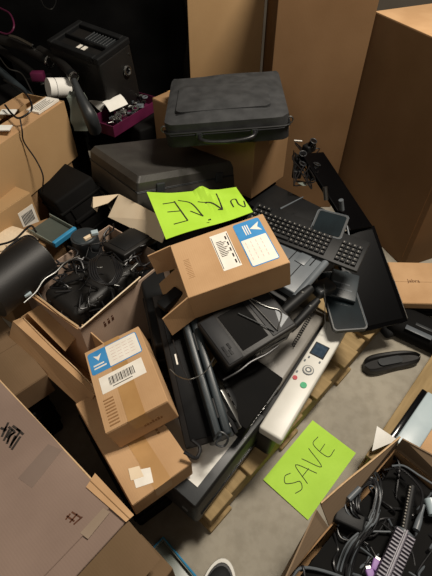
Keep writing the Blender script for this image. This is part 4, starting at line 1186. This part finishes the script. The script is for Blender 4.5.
cable([(384, 470, .27), (398, 468, .28), (410, 476, .28), (422, 492, .28), (420, 512, .27), (414, 530, .26)], .0035, label='black cable arching around the ribbed sleeve')
cable([(392, 466, .285), (404, 466, .29), (420, 476, .29), (436, 486, .29)], .003, 'grey_plastic', 'grey cable crossing the back of the bottom right carton')
cable([(336, 498, .26), (345, 502, .27), (356, 494, .27), (362, 488, .27)], .003, 'dark_grey', 'cable to the grey connector at the left inside of the bottom right carton')
lone('connector', 'grey cylindrical connector near the left rim of the bottom right carton', 'connector', at(P(354, 494, .285)), cyl(B(), (-.018, -.014, 0), (.018, .014, .005), .008, seg=16), 'grey_plastic', smooth=True)
lone('white_connector', 'white round connector at the right inside of the bottom right carton', 'connector', at(P(432, 507, .26)), cyl(B(), (0, -.02, 0), (0, .02, 0), .016, seg=20), 'cool_white', smooth=True)
# plug block with bright edge
fr = F((342, 520, .26), (360, 526, .26), (336, 510, .26), .03)
lone('power_adapter', 'black adapter block with a bright edge near the left wall of the bottom right carton', 'adapter', lay(348, 520, .235, -25), box(B(), -.04, -.025, 0, .04, .02, .03, .006, 3), 'black_plastic', smooth=True)
# ribbed sleeve
a0_, a1_ = P(404, 533, .275), P(380, 590, .275); o = a0_
t = thing('ribbed_sleeve', 'grey ribbed plastic sleeve in the bottom right carton', 'sleeve', at(o))
d = a1_-a0_; n_ = d.normalized(); Ln = d.length
mesh('core', tube(B(), [V((0, 0, 0)), d*.5, d], .024, 20), 'ribbed_grey', t, True)
side = n_.cross(V((0, 0, 1))).normalized(); up = side.cross(n_)
b = B()
Mb = Matrix((side, n_, up)).transposed().to_4x4()
for i in range(14):
    y = .008+i*(Ln-.02)/14
    for s in (-1, 1):
        box(b, s*.015-.0095, y, .006, s*.015+.0095, y+.005, .027, .001, 1, Mb)
box(b, -.0025, 0, .012, .0025, Ln, .029, .001, 1, Mb)
mesh('rib', b, 'ribbed_grey', t)
mesh('end_cap', tube(B(), [V((0, 0, 0)), n_*.008], .0255, 20, smooth=False), 'grey_plastic', t, True)
# beaded strap
w0, w1 = P(412, 487, .275), P(404, 532, .28)
t = thing('beaded_strap', 'dark strap with a row of pale beads above the ribbed sleeve', 'strap', at(w0))
d = w1-w0
mesh('strap', tube(B(), [V((0, 0, 0)), d*.5, d], .012, 10), 'black_plastic', t, True)
b = B()
for i in range(15):
    bmesh.ops.create_icosphere(b, subdivisions=2, radius=.0028, matrix=Matrix.Translation(d*(i+.5)/15+V((-.008, 0, .011))))
mesh('bead', b, 'legend', t, True)
w0, w1 = P(424, 505, .27), P(416, 530, .27)
lone('plug', 'grey plug right of the beaded strap', 'plug', at(w0), tube(B(), [V((0, 0, 0)), (w1-w0)*.5, w1-w0], .007, 12, radii=[.004, .005, .009, .009]), 'grey_plastic', smooth=True)
# purple connectors
for k, (px, py, a, z) in enumerate(((375, 566, 60, .262), (388, 562, 40, .262), (370, 576, 100, .262))):
    t = thing('video_plug', 'purple plug at the bottom edge, one of three in the bottom right carton', 'plug', lay(px, py, z, a), 'purple plugs in the cable carton')
    mesh('shell', box(B(), -.014, -.010, 0, .014, .010, .014, .003, 3), 'purple', t, True)
    mesh('thumb_screw', cyl(B(), (-.02, -.009, .007), (-.004, -.009, .007), .003), 'purple', t, True)
    mesh('contact', box(B(), .012, -.007, .003, .021, .007, .011, .001), 'steel', t)

# ================= BOTTOM: SHOE, BLUE RIMMED TRAY =================
def shoe(M, label):
    t = thing('sneaker', label, 'shoe', M)
    def ringy(u, z, k):  # plan outline of a shoe half
        pass
    out = []
    for i in range(40):
        a = 2*math.pi*i/40; y = math.sin(a); x = math.cos(a)
        L_ = .14; w = .052*(1+.12*math.sin(a*1)) 
        out.append((x*w, y*L_))
    def loft(name, lv, m):
        b = B(); rs = []
        for z, s, sy, oy in lv: rs.append([b.verts.new((p[0]*s, p[1]*sy+oy, z)) for p in out])
        for r0, r1 in zip(rs[:-1], rs[1:]):
            for i in range(40): b.faces.new((r0[i], r0[(i+1) % 40], r1[(i+1) % 40], r1[i]))
        b.faces.new(rs[0][::-1]); b.faces.new(rs[-1]); mesh(name, b, m, t, True)
    loft('sole', [(0, .95, .97, 0), (.004, 1.08, 1.06, 0), (.024, 1.12, 1.08, 0), (.03, 1.08, 1.06, 0)], 'white_plastic')
    loft('upper', [(.024, .97, .97, 0), (.04, .93, .93, -.004), (.055, .8, .82, -.012), (.068, .62, .66, -.03), (.08, .5, .5, -.05), (.088, .44, .42, -.06)], 'nylon_dark')
    loft('toe_cap', [(.022, .985, .985, .001), (.035, .97, .972, .001), (.038, .95, .95, .001)], 'black_rubber')
    b = B()
    for i in range(5): tube(b, [(-.022, .03-.022*i, .066+.004*i), (0, .034-.022*i, .075+.004*i), (.022, .03-.022*i, .066+.004*i)], .0022, 6)
    mesh('lace', b, 'cool_white', t, True)
c_ = P(213, 566, .03); dirn = math.degrees(math.atan2(c_.y-.0, c_.x+.05))-90
Msh = at((c_.x+.0, c_.y-.125, 0)) @ Matrix.Rotation(math.radians(-14), 4, 'Z')
shoe(Msh, 'toe of a dark sneaker with a white sole at the bottom edge')
q = [P(120, 600, .02), P(196, 580, .02), P(165, 537, .02)]
fr = F(P(203, 585, .03), P(163, 537, .03), P(120, 600, .03), .03)
L, W, h = fr.L, fr.W, fr.h
t = thing('plastic_tray', 'grey plastic tray with a blue rim on the floor beside the sneaker', 'tray', fr)
mesh('base', box(B(), 0, 0, 0, L, W, .012, .003), 'frost', t, True)
mesh('blue_rim', tube(B(), [V((x, y, h-.004)) for x, y in ((0, 0), (L, 0), (L, W), (0, W), (0, 0))], .004, 8, smooth=False), 'blue_rim', t, True)
mesh('wall', box(B(), .002, .002, .01, L-.002, .006, h-.004), 'frost', t); mesh('wall', box(B(), L-.006, .006, .01, L-.002, W-.002, h-.004), 'frost', t)
# ================= LIGHT =================
def area(name, loc, to, size, power, col, sy=None):
    l = bpy.data.lights.new(name, 'AREA'); l.energy = power; l.color = col; l.size = size
    if sy: l.shape = 'RECTANGLE'; l.size_y = sy
    o = bpy.data.objects.new(name, l); C.objects.link(o); o.location = loc
    o.rotation_euler = (V(to)-V(loc)).to_track_quat('-Z', 'Y').to_euler(); return o
area('ceiling_lamp', (1.0, 1.2, 3.0), (.1, .9, 0), .4, 92, (1, .91, .79), .7)
area('fill_light_behind', (-.9, -1.3, 3.1), (0, .8, 0), .8, 14, (1, .91, .79))  # added fill light behind the camera, no fitting there
w = bpy.data.worlds.new('world'); sc.world = w; w.use_nodes = True
w.node_tree.nodes['Background'].inputs['Color'].default_value = (1, .88, .75, 1)
w.node_tree.nodes['Background'].inputs['Strength'].default_value = .10
sc.view_settings.view_transform = 'Standard'; sc.view_settings.look = 'None'; sc.view_settings.gamma = 1
sc.view_settings.exposure = 0; sc.view_settings.use_curve_mapping = False
